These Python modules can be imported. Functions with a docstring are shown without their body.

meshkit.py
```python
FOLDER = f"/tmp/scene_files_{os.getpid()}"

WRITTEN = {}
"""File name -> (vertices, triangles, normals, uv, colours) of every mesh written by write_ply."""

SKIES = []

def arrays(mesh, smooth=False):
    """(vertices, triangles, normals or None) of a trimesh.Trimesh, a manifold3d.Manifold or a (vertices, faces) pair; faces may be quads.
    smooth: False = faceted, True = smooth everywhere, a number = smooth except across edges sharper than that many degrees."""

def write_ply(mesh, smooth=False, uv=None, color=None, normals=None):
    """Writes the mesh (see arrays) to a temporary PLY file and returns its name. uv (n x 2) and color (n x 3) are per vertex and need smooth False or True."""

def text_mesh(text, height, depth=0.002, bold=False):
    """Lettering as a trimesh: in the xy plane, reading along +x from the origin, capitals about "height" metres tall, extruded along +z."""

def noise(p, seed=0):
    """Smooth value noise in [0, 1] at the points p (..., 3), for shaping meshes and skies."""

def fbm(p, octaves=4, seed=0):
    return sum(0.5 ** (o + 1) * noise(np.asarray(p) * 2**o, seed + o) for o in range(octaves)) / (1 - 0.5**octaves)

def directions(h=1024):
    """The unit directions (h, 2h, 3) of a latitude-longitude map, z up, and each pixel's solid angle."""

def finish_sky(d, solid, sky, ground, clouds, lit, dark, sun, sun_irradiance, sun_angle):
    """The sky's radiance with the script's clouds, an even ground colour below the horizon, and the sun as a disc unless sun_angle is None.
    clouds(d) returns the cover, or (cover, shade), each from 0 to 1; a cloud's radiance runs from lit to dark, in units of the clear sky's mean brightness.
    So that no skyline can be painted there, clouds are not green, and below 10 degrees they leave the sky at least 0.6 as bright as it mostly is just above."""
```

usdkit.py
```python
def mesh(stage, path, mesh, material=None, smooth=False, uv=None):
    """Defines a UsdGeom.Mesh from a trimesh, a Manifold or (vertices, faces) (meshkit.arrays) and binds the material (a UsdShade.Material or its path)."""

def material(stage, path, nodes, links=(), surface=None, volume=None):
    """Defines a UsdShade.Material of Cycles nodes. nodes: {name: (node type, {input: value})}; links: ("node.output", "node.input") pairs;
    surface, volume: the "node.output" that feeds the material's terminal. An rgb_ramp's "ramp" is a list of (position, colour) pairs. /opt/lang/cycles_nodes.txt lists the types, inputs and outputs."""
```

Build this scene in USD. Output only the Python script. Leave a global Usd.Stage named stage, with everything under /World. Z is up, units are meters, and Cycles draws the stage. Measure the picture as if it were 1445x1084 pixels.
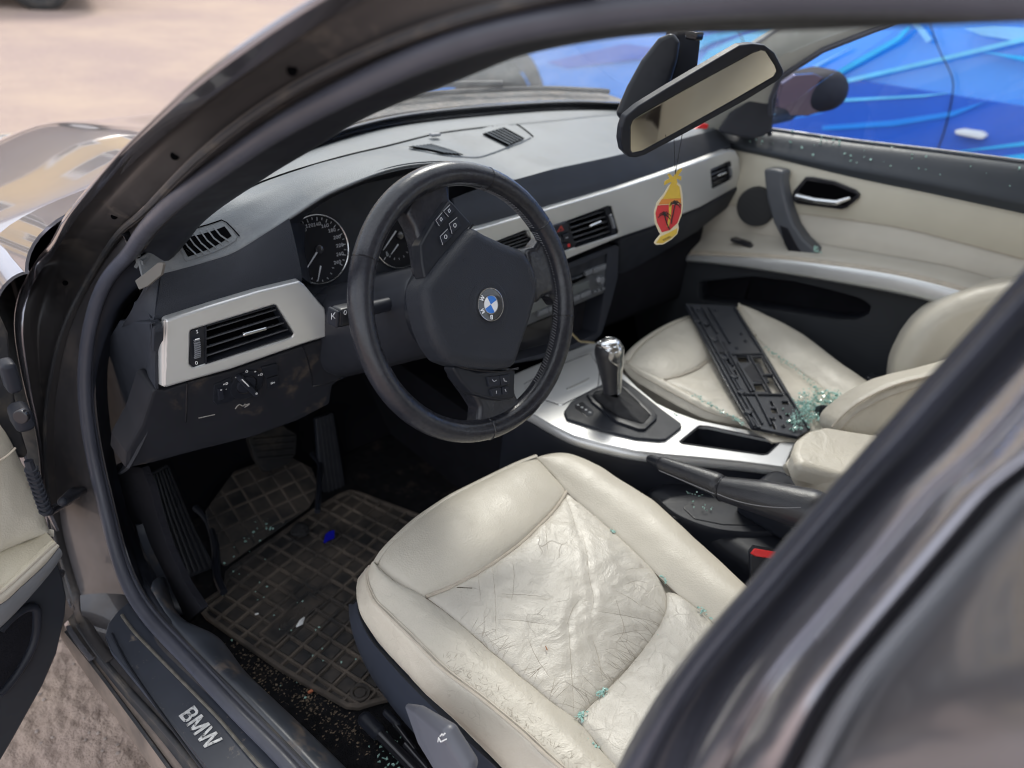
import math, random
import numpy as np, trimesh, manifold3d as m3
from scipy.interpolate import Akima1DInterpolator
from shapely.geometry import Polygon, Point
from shapely import affinity
import meshkit, usdkit
from pxr import Usd, UsdGeom, UsdLux, UsdShade, Gf, Sdf

random.seed(7); RNG = np.random.default_rng(7)
stage = Usd.Stage.CreateInMemory()
UsdGeom.Xform.Define(stage, '/World'); UsdGeom.Scope.Define(stage, '/World/Looks')

# ---------------------------------------------------------------- camera, sky, sun, exposure
CAM = np.array([-1.0, -.68, 1.335]); YAW, PIT, ROL = np.radians([47, 31.7, 6.3]); FP = 1060.; CX, CY, W0 = 722.5, 542., 1445.
FW = np.array([math.sin(YAW) * math.cos(PIT), math.cos(YAW) * math.cos(PIT), -math.sin(PIT)])
_r = np.array([math.cos(YAW), -math.sin(YAW), 0]); _u = np.cross(_r, FW)
RT = math.cos(ROL) * _r + math.sin(ROL) * _u; UP = -math.sin(ROL) * _r + math.cos(ROL) * _u
cam = UsdGeom.Camera.Define(stage, '/World/camera')
cam.CreateHorizontalApertureAttr(36.0); cam.CreateVerticalApertureAttr(27.0); cam.CreateFocalLengthAttr(36.0 * FP / W0)
cam.CreateFStopAttr(3.4); cam.CreateFocusDistanceAttr(0.95); cam.CreateClippingRangeAttr(Gf.Vec2f(.03, 2000))
cam.CreateExposureAttr(1.17)
_m = np.eye(4); _m[0, :3] = RT; _m[1, :3] = UP; _m[2, :3] = -FW; _m[3, :3] = CAM
cam.AddTransformOp().Set(Gf.Matrix4d(*_m.ravel().tolist()))
SUN = np.array([.50, .50, .75]); SUN /= np.linalg.norm(SUN)
sun = UsdLux.DistantLight.Define(stage, '/World/sun')
sun.CreateIntensityAttr(.35); sun.CreateAngleAttr(16.0); sun.CreateColorAttr(Gf.Vec3f(1, .95, .88)); sun.GetPrim().CreateAttribute('inputs:normalize', Sdf.ValueTypeNames.Bool).Set(True)
_z = SUN; _x = np.cross([0, 0, 1], _z); _x /= np.linalg.norm(_x); _y = np.cross(_z, _x)
_m = np.eye(4); _m[0, :3] = _x; _m[1, :3] = _y; _m[2, :3] = _z
sun.AddTransformOp().Set(Gf.Matrix4d(*_m.ravel().tolist()))
dome = UsdLux.DomeLight.Define(stage, '/World/sky'); dome.CreateIntensityAttr(1.0)
skym = usdkit.material(stage, '/World/Looks/sky', {
    'sky': ('sky_texture', {'sky_type': 'single_scattering', 'sun_disc': False, 'sun_elevation': math.asin(SUN[2]), 'sun_rotation': math.atan2(SUN[0], SUN[1]), 'aerosol_density': 1.5}),
    'tc': ('texture_coordinate', {}), 'mp': ('mapping', {'scale': (1, 1, 2.2)}),
    'nz': ('noise_texture', {'scale': 2.2, 'detail': 6, 'roughness': .6}),
    'rp': ('rgb_ramp', {'ramp': [(0, (.45, .45, .45)), (.42, (.55, .55, .55)), (.62, (1, 1, 1)), (1, (1, 1, 1))]}),
    'mx': ('mix_color', {'b': (6.0, 6.1, 6.4)}),
    'bg': ('background_shader', {'strength': .13})},
    [('tc.generated', 'mp.vector'), ('mp.vector', 'nz.vector'), ('nz.fac', 'rp.fac'), ('rp.color', 'mx.fac'), ('sky.color', 'mx.a'), ('mx.result', 'bg.color')], surface='bg.background')
UsdShade.MaterialBindingAPI.Apply(dome.GetPrim()).Bind(skym)
dome.GetPrim().SetCustomDataByKey('kind', 'structure')

# ---------------------------------------------------------------- helpers
def plane_of(ax, val):
    if isinstance(ax, str):
        n = np.zeros(3); n['xyz'.index(ax)] = 1.0; return n, n * val
    n = np.asarray(ax, float); return n / np.linalg.norm(n), np.asarray(val, float)
def at(px, py, ax, val):
    n, p = plane_of(ax, val); d = FW + (px - CX) / FP * RT - (py - CY) / FP * UP
    return CAM + np.dot(p - CAM, n) / np.dot(d, n) * d
def fill(vals):
    v = [np.nan if x is None else x for x in vals]; i = np.arange(len(v)); ok = ~np.isnan(v)
    return np.interp(i, i[ok], np.array(v)[ok])
def P3(pts, ax, val=None):
    """picture points (x, y[, value]) to space on the planes ax = value"""
    if any(len(p) > 3 for p in pts): return np.array([at(p[0], p[1], p[3] if len(p) > 3 else ax, p[2]) for p in pts])
    if isinstance(ax, str):
        if isinstance(val, (tuple, list)): vals = np.linspace(val[0], val[1], len(pts))
        else: vals = fill([(p[2] if len(p) > 2 else (val if val is not None else None)) for p in pts])
        return np.array([at(p[0], p[1], ax, v) for p, v in zip(pts, vals)])
    return np.array([at(p[0], p[1], ax, val) for p in pts])
def resamp(q, n, straight=False):
    q = np.asarray(q, float); s = np.r_[0, np.cumsum(np.linalg.norm(np.diff(q, axis=0), axis=1))]
    keep = np.r_[True, np.diff(s) > 1e-9]; q, s = q[keep], s[keep]
    t = np.linspace(0, s[-1], n)
    if straight or len(q) < 3: return np.stack([np.interp(t, s, q[:, k]) for k in range(3)], 1)
    return np.stack([Akima1DInterpolator(s, q[:, k])(t) for k in range(3)], 1)
def C(pts, ax, val=None, n=48, straight=False): return resamp(P3(pts, ax, val), n, straight)
def grid_faces(k, n, wrap=False):
    i, j = np.meshgrid(np.arange(k - 1), np.arange(n if wrap else n - 1), indexing='ij')
    a = i * n + j; b = i * n + (j + 1) % n
    return np.stack([a, b, b + n, a + n], -1).reshape(-1, 4)
def tri(q): return np.vstack([q[:, [0, 1, 2]], q[:, [0, 2, 3]]])
def TM(v, f): return trimesh.Trimesh(np.asarray(v), np.asarray(f), process=False)
def across(rows, m):
    rows = np.array(rows)
    if m <= 1: return rows
    k = len(rows); t = np.linspace(0, k - 1, (k - 1) * m + 1)
    if k < 3: return np.array([rows[0] * (1 - x) + rows[1] * x for x in t])
    return Akima1DInterpolator(np.arange(k), rows, axis=0)(t)
def gnormals(V):
    du = np.gradient(V, axis=1); dv = np.gradient(V, axis=0); n = np.cross(du, dv)
    n /= np.linalg.norm(n, axis=-1, keepdims=True) + 1e-12
    if ((CAM - V) * n).sum(-1).mean() < 0: n = -n
    return n
def solid(V, th=.004):
    V = np.asarray(V); k, n = V.shape[:2]; N = gnormals(V); B = V - N * th
    f = grid_faces(k, n); m = k * n
    q = [f, f[:, ::-1] + m]
    for idx in (np.arange(n), np.arange(n) + (k - 1) * n, np.arange(k) * n, np.arange(k) * n + n - 1):
        a, b = idx[:-1], idx[1:]; q.append(np.stack([a, b, b + m, a + m], 1))
    return TM(np.vstack([V.reshape(-1, 3), B.reshape(-1, 3)]), tri(np.vstack(q)))
def loft(rows, m=1, th=.004): return solid(across(rows, m), th)
def puffed(V, h, pu=.5, toward=None):
    """raises a grid along its normals, rounded down to its four edges"""
    k, n = V.shape[:2]; u = np.linspace(0, 1, n); v = np.linspace(0, 1, k)
    w = lambda t: np.clip(4 * t * (1 - t), 0, 1) ** pu
    N = gnormals(V) if toward is None else np.broadcast_to(toward, V.shape)
    return V + N * (h * w(v)[:, None] * w(u)[None, :])[..., None]
def coons(c0, c1, d0, d1, n=40, k=40):
    """patch between c0 (v=0), c1 (v=1) running in u and d0 (u=0), d1 (u=1) running in v"""
    c0, c1, d0, d1 = resamp(c0, n, 1), resamp(c1, n, 1), resamp(d0, k, 1), resamp(d1, k, 1)
    u = np.linspace(0, 1, n)[None, :, None]; v = np.linspace(0, 1, k)[:, None, None]
    return (1 - v) * c0[None] + v * c1[None] + (1 - u) * d0[:, None] + u * d1[:, None] - ((1 - u) * (1 - v) * c0[0] + u * (1 - v) * c0[-1] + (1 - u) * v * c1[0] + u * v * c1[-1])
def frames(p):
    p = np.asarray(p, float); t = np.gradient(p, axis=0); t /= np.linalg.norm(t, axis=1, keepdims=True) + 1e-12
    a = np.zeros_like(p); x = np.cross(t[0], [0, 0, 1.0])
    if np.linalg.norm(x) < 1e-3: x = np.cross(t[0], [1.0, 0, 0])
    a[0] = x / np.linalg.norm(x)
    for i in range(1, len(p)):
        y = a[i - 1] - t[i] * np.dot(a[i - 1], t[i]); a[i] = y / (np.linalg.norm(y) + 1e-12)
    return t, a, np.cross(t, a)
def tube(p, r, sides=10, flat=1.0, closed=False):
    p = np.asarray(p, float); t, a, b = frames(p); r = np.broadcast_to(r, (len(p),))
    ang = np.arange(sides) * 2 * np.pi / sides
    V = p[:, None] + r[:, None, None] * (np.cos(ang)[None, :, None] * a[:, None] + flat * np.sin(ang)[None, :, None] * b[:, None])
    f = [tri(grid_faces(len(p), sides, True))]; v = V.reshape(-1, 3); m = len(v)
    if closed:
        la = np.arange(sides) + m - sides; lb = np.arange(sides); f.append(tri(np.stack([la, np.roll(la, -1), np.roll(lb, -1), lb], 1)))
    else:
        v = np.vstack([v, p[0], p[-1]]); i = np.arange(sides); j = np.roll(i, -1)
        f += [np.stack([np.full(sides, m), j, i], 1), np.stack([np.full(sides, m + 1), i + m - sides, j + m - sides], 1)]
    return TM(v, np.vstack(f))
def frame2(n):
    n = n / np.linalg.norm(n); ex = np.cross([0, 0, 1.0], n)
    if np.linalg.norm(ex) < 1e-3: ex = np.array([1.0, 0, 0])
    ex /= np.linalg.norm(ex); return ex, np.cross(n, ex), n
def ring_offset(p, d):
    """moves a closed 2-D ring inwards (counter-clockwise) by d along the corner bisectors"""
    a = np.roll(p, 1, 0); b = np.roll(p, -1, 0); t = b - a; t /= np.linalg.norm(t, axis=1, keepdims=True) + 1e-12
    return p + d * np.stack([-t[:, 1], t[:, 0]], 1)
def even_ring(ring, step):
    q = np.array(ring)[:-1] if np.allclose(ring[0], ring[-1]) else np.array(ring)
    out = []
    for a, b in zip(q, np.roll(q, -1, 0)):
        k = max(1, int(np.linalg.norm(b - a) / step)); out += [a + (b - a) * i / k for i in range(k)]
    return np.array(out)
def slab(poly, o, ex, ey, n, T, bev=.0015, step=.012, segs=2, dome=0.0):
    """solid of a shapely polygon in the frame (o, ex, ey, n): front at height 0, rounded front edges, back at -T"""
    meshes = []
    for g in getattr(poly, 'geoms', [poly]):
        if g.is_empty or g.area < 1e-9: continue
        g0, want = g, bev
        for bev in (want, want * .7, want * .45, want * .25, want * .1, want * .02):
            g = g0.buffer(-bev * 1.15, join_style=2).buffer(bev * 1.15, quad_segs=5)
            if g.geom_type != 'Polygon' or g.area < g0.area * .965: g = g0
            g = g.simplify(.00012); rings = []
            for k, rr in enumerate([g.exterior, *g.interiors]):
                p = even_ring(np.array(rr.coords), step)
                area = .5 * np.sum(p[:, 0] * np.roll(p[:, 1], -1) - np.roll(p[:, 0], -1) * p[:, 1])
                if (area < 0) == (k == 0): p = p[::-1]
                rings.append(p)
            ins = [Polygon(ring_offset(p, bev)) for p in rings]
            if all(x.is_valid for x in ins) and all(ins[0].contains(x) for x in ins[1:]): break
        V, F, off = [], [], 0
        lv = [(0, -T), (0, -bev)] + [(bev * (1 - math.cos(a)), -bev * (1 - math.sin(a))) for a in np.linspace(0, math.pi / 2, segs + 1)[1:]]
        tops, bots = [], []
        for p in rings:
            m = len(p)
            for li, (d, h) in enumerate(lv):
                q = ring_offset(p, d); V.append(np.c_[q, np.full(m, h)])
            F.append(tri(grid_faces(len(lv), m, True)) + off)
            bots.append((off, p)); tops.append((off + m * (len(lv) - 1), ring_offset(p, lv[-1][0]))); off += m * len(lv)
        for lst, flip in ((tops, 0), (bots, 1)):
            pts = np.vstack([x[1] for x in lst]); ends = np.cumsum([len(x[1]) for x in lst]).astype(np.uint32)
            import mapbox_earcut
            t = mapbox_earcut.triangulate_float64(pts, ends).reshape(-1, 3)
            idx = np.concatenate([np.arange(len(x[1])) + x[0] for x in lst]); t = idx[t]
            F.append(t[:, ::-1] if flip else t)
        v = np.vstack(V); meshes.append(TM(o + v[:, :1] * ex + v[:, 1:2] * ey + v[:, 2:3] * n, np.vstack(F)))
    return meshes[0] if len(meshes) == 1 else trimesh.util.concatenate(meshes)
def pnormal(ax, val):
    n, p = plane_of(ax, val)
    if np.dot(CAM - p, n) < 0: n = -n
    return n, p
def poly_on(pts, ax, val, r=0., o=None, fr=None):
    q = P3(pts, ax, val); ex, ey, n = fr; uv = np.stack([(q - o) @ ex, (q - o) @ ey], 1); g = Polygon(uv).buffer(0)
    if r > 0: g = g.buffer(-r, join_style=2).buffer(r, quad_segs=6).buffer(r * .0)
    return g
def plate(pts, ax, val, T=.006, bev=.0015, r=0., holes=(), lift=0., step=.012, segs=2, hr=None):
    """a solid plate whose outline is given by picture points on a plane; its front faces the camera's side"""
    n, p = pnormal(ax, val); fr = frame2(n); g = poly_on(pts, ax, val, r, p, fr)
    for h in holes: g = g.difference(poly_on(h, ax, val, r if hr is None else hr, p, fr))
    return slab(g, p + n * lift, fr[0], fr[1], n, T, bev, step, segs)
def boxpts(c, s, rot=None, r=0.004):
    """rounded box"""
    h = np.asarray(s, float) / 2; r = min(r, h.min() * .95); pts = []
    sp = trimesh.creation.icosphere(1, r).vertices
    for sx in (-1, 1):
        for sy in (-1, 1):
            for sz in (-1, 1): pts.append(sp + (h - r) * np.array([sx, sy, sz]))
    v = np.vstack(pts)
    if rot is not None: v = v @ np.asarray(rot)      # rows of rot are the box's axes
    return trimesh.Trimesh(vertices=v + np.asarray(c)).convex_hull
def hull(pr, sub=2):
    """convex hull of spheres (point, radius)"""
    s = trimesh.creation.icosphere(sub, 1.0).vertices
    return trimesh.Trimesh(vertices=np.vstack([np.asarray(p) + s * r for p, r in pr])).convex_hull
def chain(pr, refine=None, it=8):
    s = trimesh.creation.icosphere(2, 1.0).vertices; out = None
    for (p, r), (q, t) in zip(pr[:-1], pr[1:]):
        h = m3.Manifold.hull_points(np.vstack([np.asarray(p) + s * r, np.asarray(q) + s * t]).astype(np.float32)); out = h if out is None else out + h
    if refine: out = out.refine_to_length(refine)
    m = out.to_mesh(); t = trimesh.Trimesh(m.vert_properties[:, :3], m.tri_verts)
    if refine: trimesh.smoothing.filter_taubin(t, iterations=it)
    return t
def disc(c, n, r, T=.003, bev=.0008, rin=0., k=40):
    ex, ey, n = frame2(np.asarray(n, float)); g = Point(0, 0).buffer(r, quad_segs=k // 4)
    if rin > 0: g = g.difference(Point(0, 0).buffer(rin, quad_segs=k // 4))
    return slab(g, np.asarray(c, float), ex, ey, n, T, bev, step=r * .25)
def text_at(s, h, origin, right, up, depth=.0006, bold=False):
    t = meshkit.text_mesh(s, h, depth, bold); right = right / np.linalg.norm(right); n = np.cross(right, up); n /= np.linalg.norm(n); up = np.cross(n, right)
    v = t.vertices; w = v[:, 0].max() - v[:, 0].min()
    return TM(np.asarray(origin) + (v[:, :1] - v[:, 0].min() - w / 2) * right + (v[:, 1:2] - h / 2) * up + v[:, 2:3] * n, t.faces)
def text_px(s, h, px, px2, ax, val, depth=.0006, lift=0., bold=False):
    """lettering centred at picture point px, its baseline running towards px2"""
    n, p = pnormal(ax, val); a, b = at(*px, ax, val), at(*px2, ax, val); right = (b - a) / np.linalg.norm(b - a)
    return text_at(s, h, a + n * lift, right, np.cross(n, right), depth, bold)
def cat(*ms):
    ms = [m for x in ms for m in (x if isinstance(x, (list, tuple)) else [x])]; return trimesh.util.concatenate(ms)

used = {}
def path_of(name, parent):
    base = (parent or '/World') + '/' + name; k = used.get(base, -1) + 1; used[base] = k
    return base if k == 0 else f'{base}_{k:03d}'
def obj(name, mesh, mat, parent=None, smooth=38, label=None, kind=None):
    p = path_of(name, parent); m = usdkit.mesh(stage, p, mesh, mat, smooth=smooth)
    if label: m.GetPrim().SetCustomDataByKey('label', label)
    if kind: m.GetPrim().SetCustomDataByKey('kind', kind)
    return p
def tag(path, label=None, cat_=None, group=None, kind=None):
    pr = stage.GetPrimAtPath(path)
    for k, v in (('label', label), ('category', cat_), ('group', group), ('kind', kind)):
        if v: pr.SetCustomDataByKey(k, v)
    return path
def thing(name, label, cat_, group=None, loc=None):
    p = path_of(name, None); x = UsdGeom.Xform.Define(stage, p)
    if loc is not None: x.AddTranslateOp().Set(Gf.Vec3d(*map(float, loc)))
    return tag(p, label, cat_, group)

def M(name, col, rough=.5, metal=0., bump=0., bscale=300., bdist=.001, var=.0, vscale=12., spec=.5, coat=0., dirt=None, kindb='noise', sheen=0., extra=None, rvar=0., crease=None):
    """procedural material: base colour with noise variation, optional dirt (colour, scale, low, high) and fine relief"""
    col = np.array(col, float)
    N = {'tc': ('texture_coordinate', {}), 'n1': ('noise_texture', {'scale': vscale, 'detail': 5, 'roughness': .6}),
         'r1': ('rgb_ramp', {'ramp': [(.25, tuple(col * (1 - var))), (.75, tuple(np.minimum(col * (1 + var), 1)))]}),
         'p': ('principled_bsdf', {'roughness': rough, 'metallic': metal, 'specular_ior_level': spec, 'coat_weight': coat, 'coat_roughness': .04, 'sheen_weight': sheen})}
    L = [('tc.object', 'n1.vector'), ('n1.fac', 'r1.fac')]; c = 'r1.color'
    if dirt is not None:
        dc, ds, lo, hi = dirt
        N |= {'n2': ('noise_texture', {'scale': ds, 'detail': 8, 'roughness': .7}), 'r2': ('rgb_ramp', {'ramp': [(lo, (0, 0, 0)), (hi, (1, 1, 1))]}), 'mx': ('mix_color', {'b': tuple(dc)})}
        L += [('tc.object', 'n2.vector'), ('n2.fac', 'r2.fac'), ('r2.color', 'mx.fac'), (c, 'mx.a')]; c = 'mx.result'
        N |= {'rr': ('mix_color', {'a': (rough,) * 3, 'b': (.9,) * 3}), 'rs': ('rgb_to_bw', {})}
        L += [('r2.color', 'rr.fac'), ('rr.result', 'rs.color'), ('rs.val', 'p.roughness')]
    elif rvar:
        N |= {'n4': ('noise_texture', {'scale': vscale * 2.3, 'detail': 6, 'roughness': .65}), 'mr': ('map_range', {'from_min': .3, 'from_max': .7, 'to_min': max(rough - rvar, .02), 'to_max': rough + rvar})}
        L += [('tc.object', 'n4.vector'), ('n4.fac', 'mr.value'), ('mr.result', 'p.roughness')]
    nrm = None
    if bump:
        if kindb == 'noise': N['n3'] = ('noise_texture', {'scale': bscale, 'detail': 4, 'roughness': .6}); h = 'n3.fac'
        else: N['n3'] = ('voronoi_texture', {'scale': bscale, 'feature': 'smooth_f1', 'smoothness': .4}); h = 'n3.distance'
        N['b'] = ('bump', {'strength': bump, 'distance': bdist}); L += [('tc.object', 'n3.vector'), (h, 'b.height')]; nrm = 'b.normal'
    if crease:
        cs, cst, cd, ccol = crease                     # wrinkles: thin dark cracks along a distorted cell pattern, patchy
        N |= {'w0': ('noise_texture', {'scale': cs * .35, 'detail': 3}), 'w1': ('mix_color', {'fac': .12}), 'v5': ('voronoi_texture', {'scale': cs, 'feature': 'distance_to_edge'}),
              'm5': ('map_range', {'from_min': 0., 'from_max': .022, 'to_min': 0., 'to_max': 1., 'clamp': True}), 'n6': ('noise_texture', {'scale': 14, 'detail': 4}),
              'm6': ('map_range', {'from_min': .50, 'from_max': .66, 'to_min': 0., 'to_max': 1., 'clamp': True}), 'i5': ('math', {'math_type': 'subtract', 'value1': 1.}), 'x5': ('math', {'math_type': 'multiply'}),
              'i6': ('math', {'math_type': 'subtract', 'value1': 1.}), 'b2': ('bump', {'strength': cst, 'distance': cd}), 'f5': ('math', {'math_type': 'multiply', 'value2': .5}), 'mc': ('mix_color', {'b': tuple(ccol)}),
              'big': ('noise_texture', {'scale': 22, 'detail': 5, 'roughness': .55, 'distortion': 1.2}), 'b3': ('bump', {'strength': .45, 'distance': .006})}
        L += [('tc.object', 'w0.vector'), ('tc.object', 'w1.a'), ('w0.color', 'w1.b'), ('w1.result', 'v5.vector'), ('v5.distance', 'm5.value'), ('m5.result', 'i5.value2'), ('tc.object', 'n6.vector'), ('n6.fac', 'm6.value'),
              ('i5.value', 'x5.value1'), ('m6.result', 'x5.value2'), ('x5.value', 'i6.value2'), ('i6.value', 'b2.height'), ('x5.value', 'f5.value1'), ('f5.value', 'mc.fac'), (c, 'mc.a'), ('tc.object', 'big.vector'), ('big.fac', 'b3.height'), ('b2.normal', 'b3.normal')]
        if nrm: L.append((nrm, 'b2.normal'))
        nrm = 'b3.normal'; c = 'mc.result'
    if nrm: L.append((nrm, 'p.normal'))
    L.append((c, 'p.base_color'))
    if extra: N['p'][1].update(extra)
    return usdkit.material(stage, '/World/Looks/' + name, N, L, surface='p.BSDF')

DUST = (.22, .18, .14)
paint = M('graphite_paint', (.31, .30, .33), .2, .88, var=.06, coat=1., vscale=40)
paint_in = M('graphite_paint_jamb', (.050, .046, .048), .38, .3, var=.2, coat=.5, vscale=30, rvar=.1, dirt=((.12, .1, .09), 14, .55, .8))
rubber = M('rubber_seal', (.046, .048, .062), .42, bump=.15, bscale=500, var=.2, rvar=.12)
rubber_dirty = M('dusty_rubber', (.026, .026, .029), .55, bump=.2, bscale=300, var=.2, dirt=((.10, .085, .07), 22, .5, .75))
plast = M('black_plastic', (.012, .0135, .019), .45, spec=.28, bump=.25, bscale=900, bdist=.0004, var=.15, rvar=.06)
plast_smooth = M('smooth_black_plastic', (.010, .011, .0145), .35, spec=.28, var=.15, rvar=.08)
plast_gloss = M('gloss_black_plastic', (.010, .010, .012), .12, var=.2)
plast_grain = M('grained_black_plastic', (.019, .021, .027), .48, spec=.28, bump=.55, bscale=650, bdist=.0006, kindb='voronoi', var=.12, rvar=.05)
plast_dirty = M('dirty_black_plastic', (.012, .0125, .016), .5, spec=.28, bump=.2, bscale=500, var=.2, dirt=((.10, .075, .055), 9, .56, .76))
dash_top = M('dash_top_plastic', (.125, .136, .145), .55, bump=.5, bscale=650, bdist=.0006, kindb='voronoi', var=.10, spec=.5, vscale=7, dirt=((.27, .265, .25), 9, .50, .95))  # black pad lightened in its colour for the sky sheen, plus dust
vent_back = M('vent_dark', (.003, .003, .0035), 1., spec=0.)  # lightless black, stands in for the shade inside openings
carpet = M('black_carpet', (.014, .014, .016), .95, bump=.9, bscale=420, bdist=.004, var=.3, vscale=60, spec=.1, dirt=((.09, .07, .055), 18, .55, .85))
carpet_dark = M('dark_carpet', (.010, .010, .013), .95, bump=.6, bscale=300, bdist=.003, var=.3, spec=.1)
silver = M('silver_trim', (.57, .57, .56), .36, .7, bump=.04, bscale=1400, bdist=.0002, var=.03, vscale=6)
chrome = M('satin_chrome', (.62, .63, .64), .18, 1., var=.03)
leather = M('beige_leather', (.485, .447, .372), .44, spec=.45, bump=.35, bscale=420, bdist=.0008, kindb='voronoi', var=.07, vscale=9, rvar=.08)
leather_worn = M('worn_beige_leather', (.475, .442, .378), .40, spec=.5, bump=.35, bscale=480, bdist=.0007, kindb='voronoi', var=.10, vscale=11, rvar=.10, crease=(26, .4, .0012, (.26, .22, .175)))
leather_soft = M('creased_beige_leather', (.485, .447, .372), .44, spec=.45, bump=.3, bscale=450, bdist=.0007, kindb='voronoi', var=.08, vscale=10, rvar=.08, crease=(40, .3, .0008, (.32, .28, .23)))
piping_m = M('beige_piping', (.42, .37, .30), .5, var=.12, vscale=60)
beige_trim = M('beige_trim', (.47, .44, .38), .55, bump=.25, bscale=700, bdist=.0004, var=.05)
pillar_trim = M('pillar_trim', (.34, .34, .31), .7, bump=.3, bscale=900, bdist=.0004, var=.05)
grey_trim = M('grey_trim', (.16, .165, .18), .5, bump=.2, bscale=700, bdist=.0004, var=.1)
black_leather = M('black_leather', (.016, .016, .019), .36, bump=.4, bscale=520, bdist=.0006, kindb='voronoi', var=.15, rvar=.08)
rim_leather = M('worn_black_leather', (.012, .0125, .016), .24, bump=.3, bscale=620, bdist=.0005, kindb='voronoi', var=.2, vscale=18, rvar=.12)
mat_rubber = M('mat_rubber', (.016, .016, .017), .55, bump=.4, bscale=260, bdist=.001, var=.3, vscale=30, dirt=((.10, .08, .063), 11, .40, .78))
rib_rubber = M('rib_rubber', (.018, .017, .017), .6, bump=.4, bscale=260, bdist=.001, var=.3, vscale=30, dirt=((.155, .124, .097), 9, .38, .72))
white = M('white_print', (.75, .75, .74), .6); whited = M('dim_white_print', (.45, .46, .48), .6); red_m = M('red_plastic', (.55, .02, .02), .4); amber = M('red_print', (.30, .03, .02), .5)
blue_m = M('blue_enamel', (.02, .16, .55), .25, coat=1.); white_e = M('white_enamel', (.75, .76, .78), .25, coat=1.); black_e = M('black_enamel', (.008, .008, .01), .2, coat=1.)
stitch_m = M('grey_stitching', (.16, .16, .17), .7)
glassm = usdkit.material(stage, '/World/Looks/window_glass', {'ge': ('geometry', {}), 'io': ('mix_float', {'a': 1.45, 'b': 1 / 1.45}), 'f': ('fresnel', {}), 't': ('transparent_bsdf', {'color': (.97, .985, .98)}), 'g': ('glossy_bsdf', {'color': (1, 1, 1), 'roughness': .01}), 'm': ('mix_closure', {})},
    [('ge.backfacing', 'io.fac'), ('io.result', 'f.IOR'), ('f.fac', 'm.fac'), ('t.BSDF', 'm.closure1'), ('g.BSDF', 'm.closure2')], surface='m.closure')
dusty_glass = usdkit.material(stage, '/World/Looks/dusty_windscreen', {'ge': ('geometry', {}), 'io': ('mix_float', {'a': 1.45, 'b': 1 / 1.45}), 'f': ('fresnel', {}), 't': ('transparent_bsdf', {'color': (.97, .985, .98)}), 'g': ('glossy_bsdf', {'color': (1, 1, 1), 'roughness': .01}), 'm': ('mix_closure', {}),
    'tc': ('texture_coordinate', {}), 'n': ('noise_texture', {'scale': 7, 'detail': 7, 'roughness': .7}), 'mr': ('map_range', {'from_min': .3, 'from_max': .75, 'to_min': .004, 'to_max': .03}), 'd': ('translucent_bsdf', {'color': (.8, .78, .74)}), 'm2': ('mix_closure', {})},  # thin translucent veil for dust and for the reflected dash haze
    [('ge.backfacing', 'io.fac'), ('io.result', 'f.IOR'), ('f.fac', 'm.fac'), ('t.BSDF', 'm.closure1'), ('g.BSDF', 'm.closure2'), ('tc.object', 'n.vector'), ('n.fac', 'mr.value'), ('mr.result', 'm2.fac'), ('m.closure', 'm2.closure1'), ('d.BSDF', 'm2.closure2')], surface='m2.closure')
mirrorm = usdkit.material(stage, '/World/Looks/mirror_glass', {'p': ('principled_bsdf', {'metallic': 1., 'roughness': .03, 'base_color': (.62, .60, .54)})}, [], surface='p.BSDF')
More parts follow.
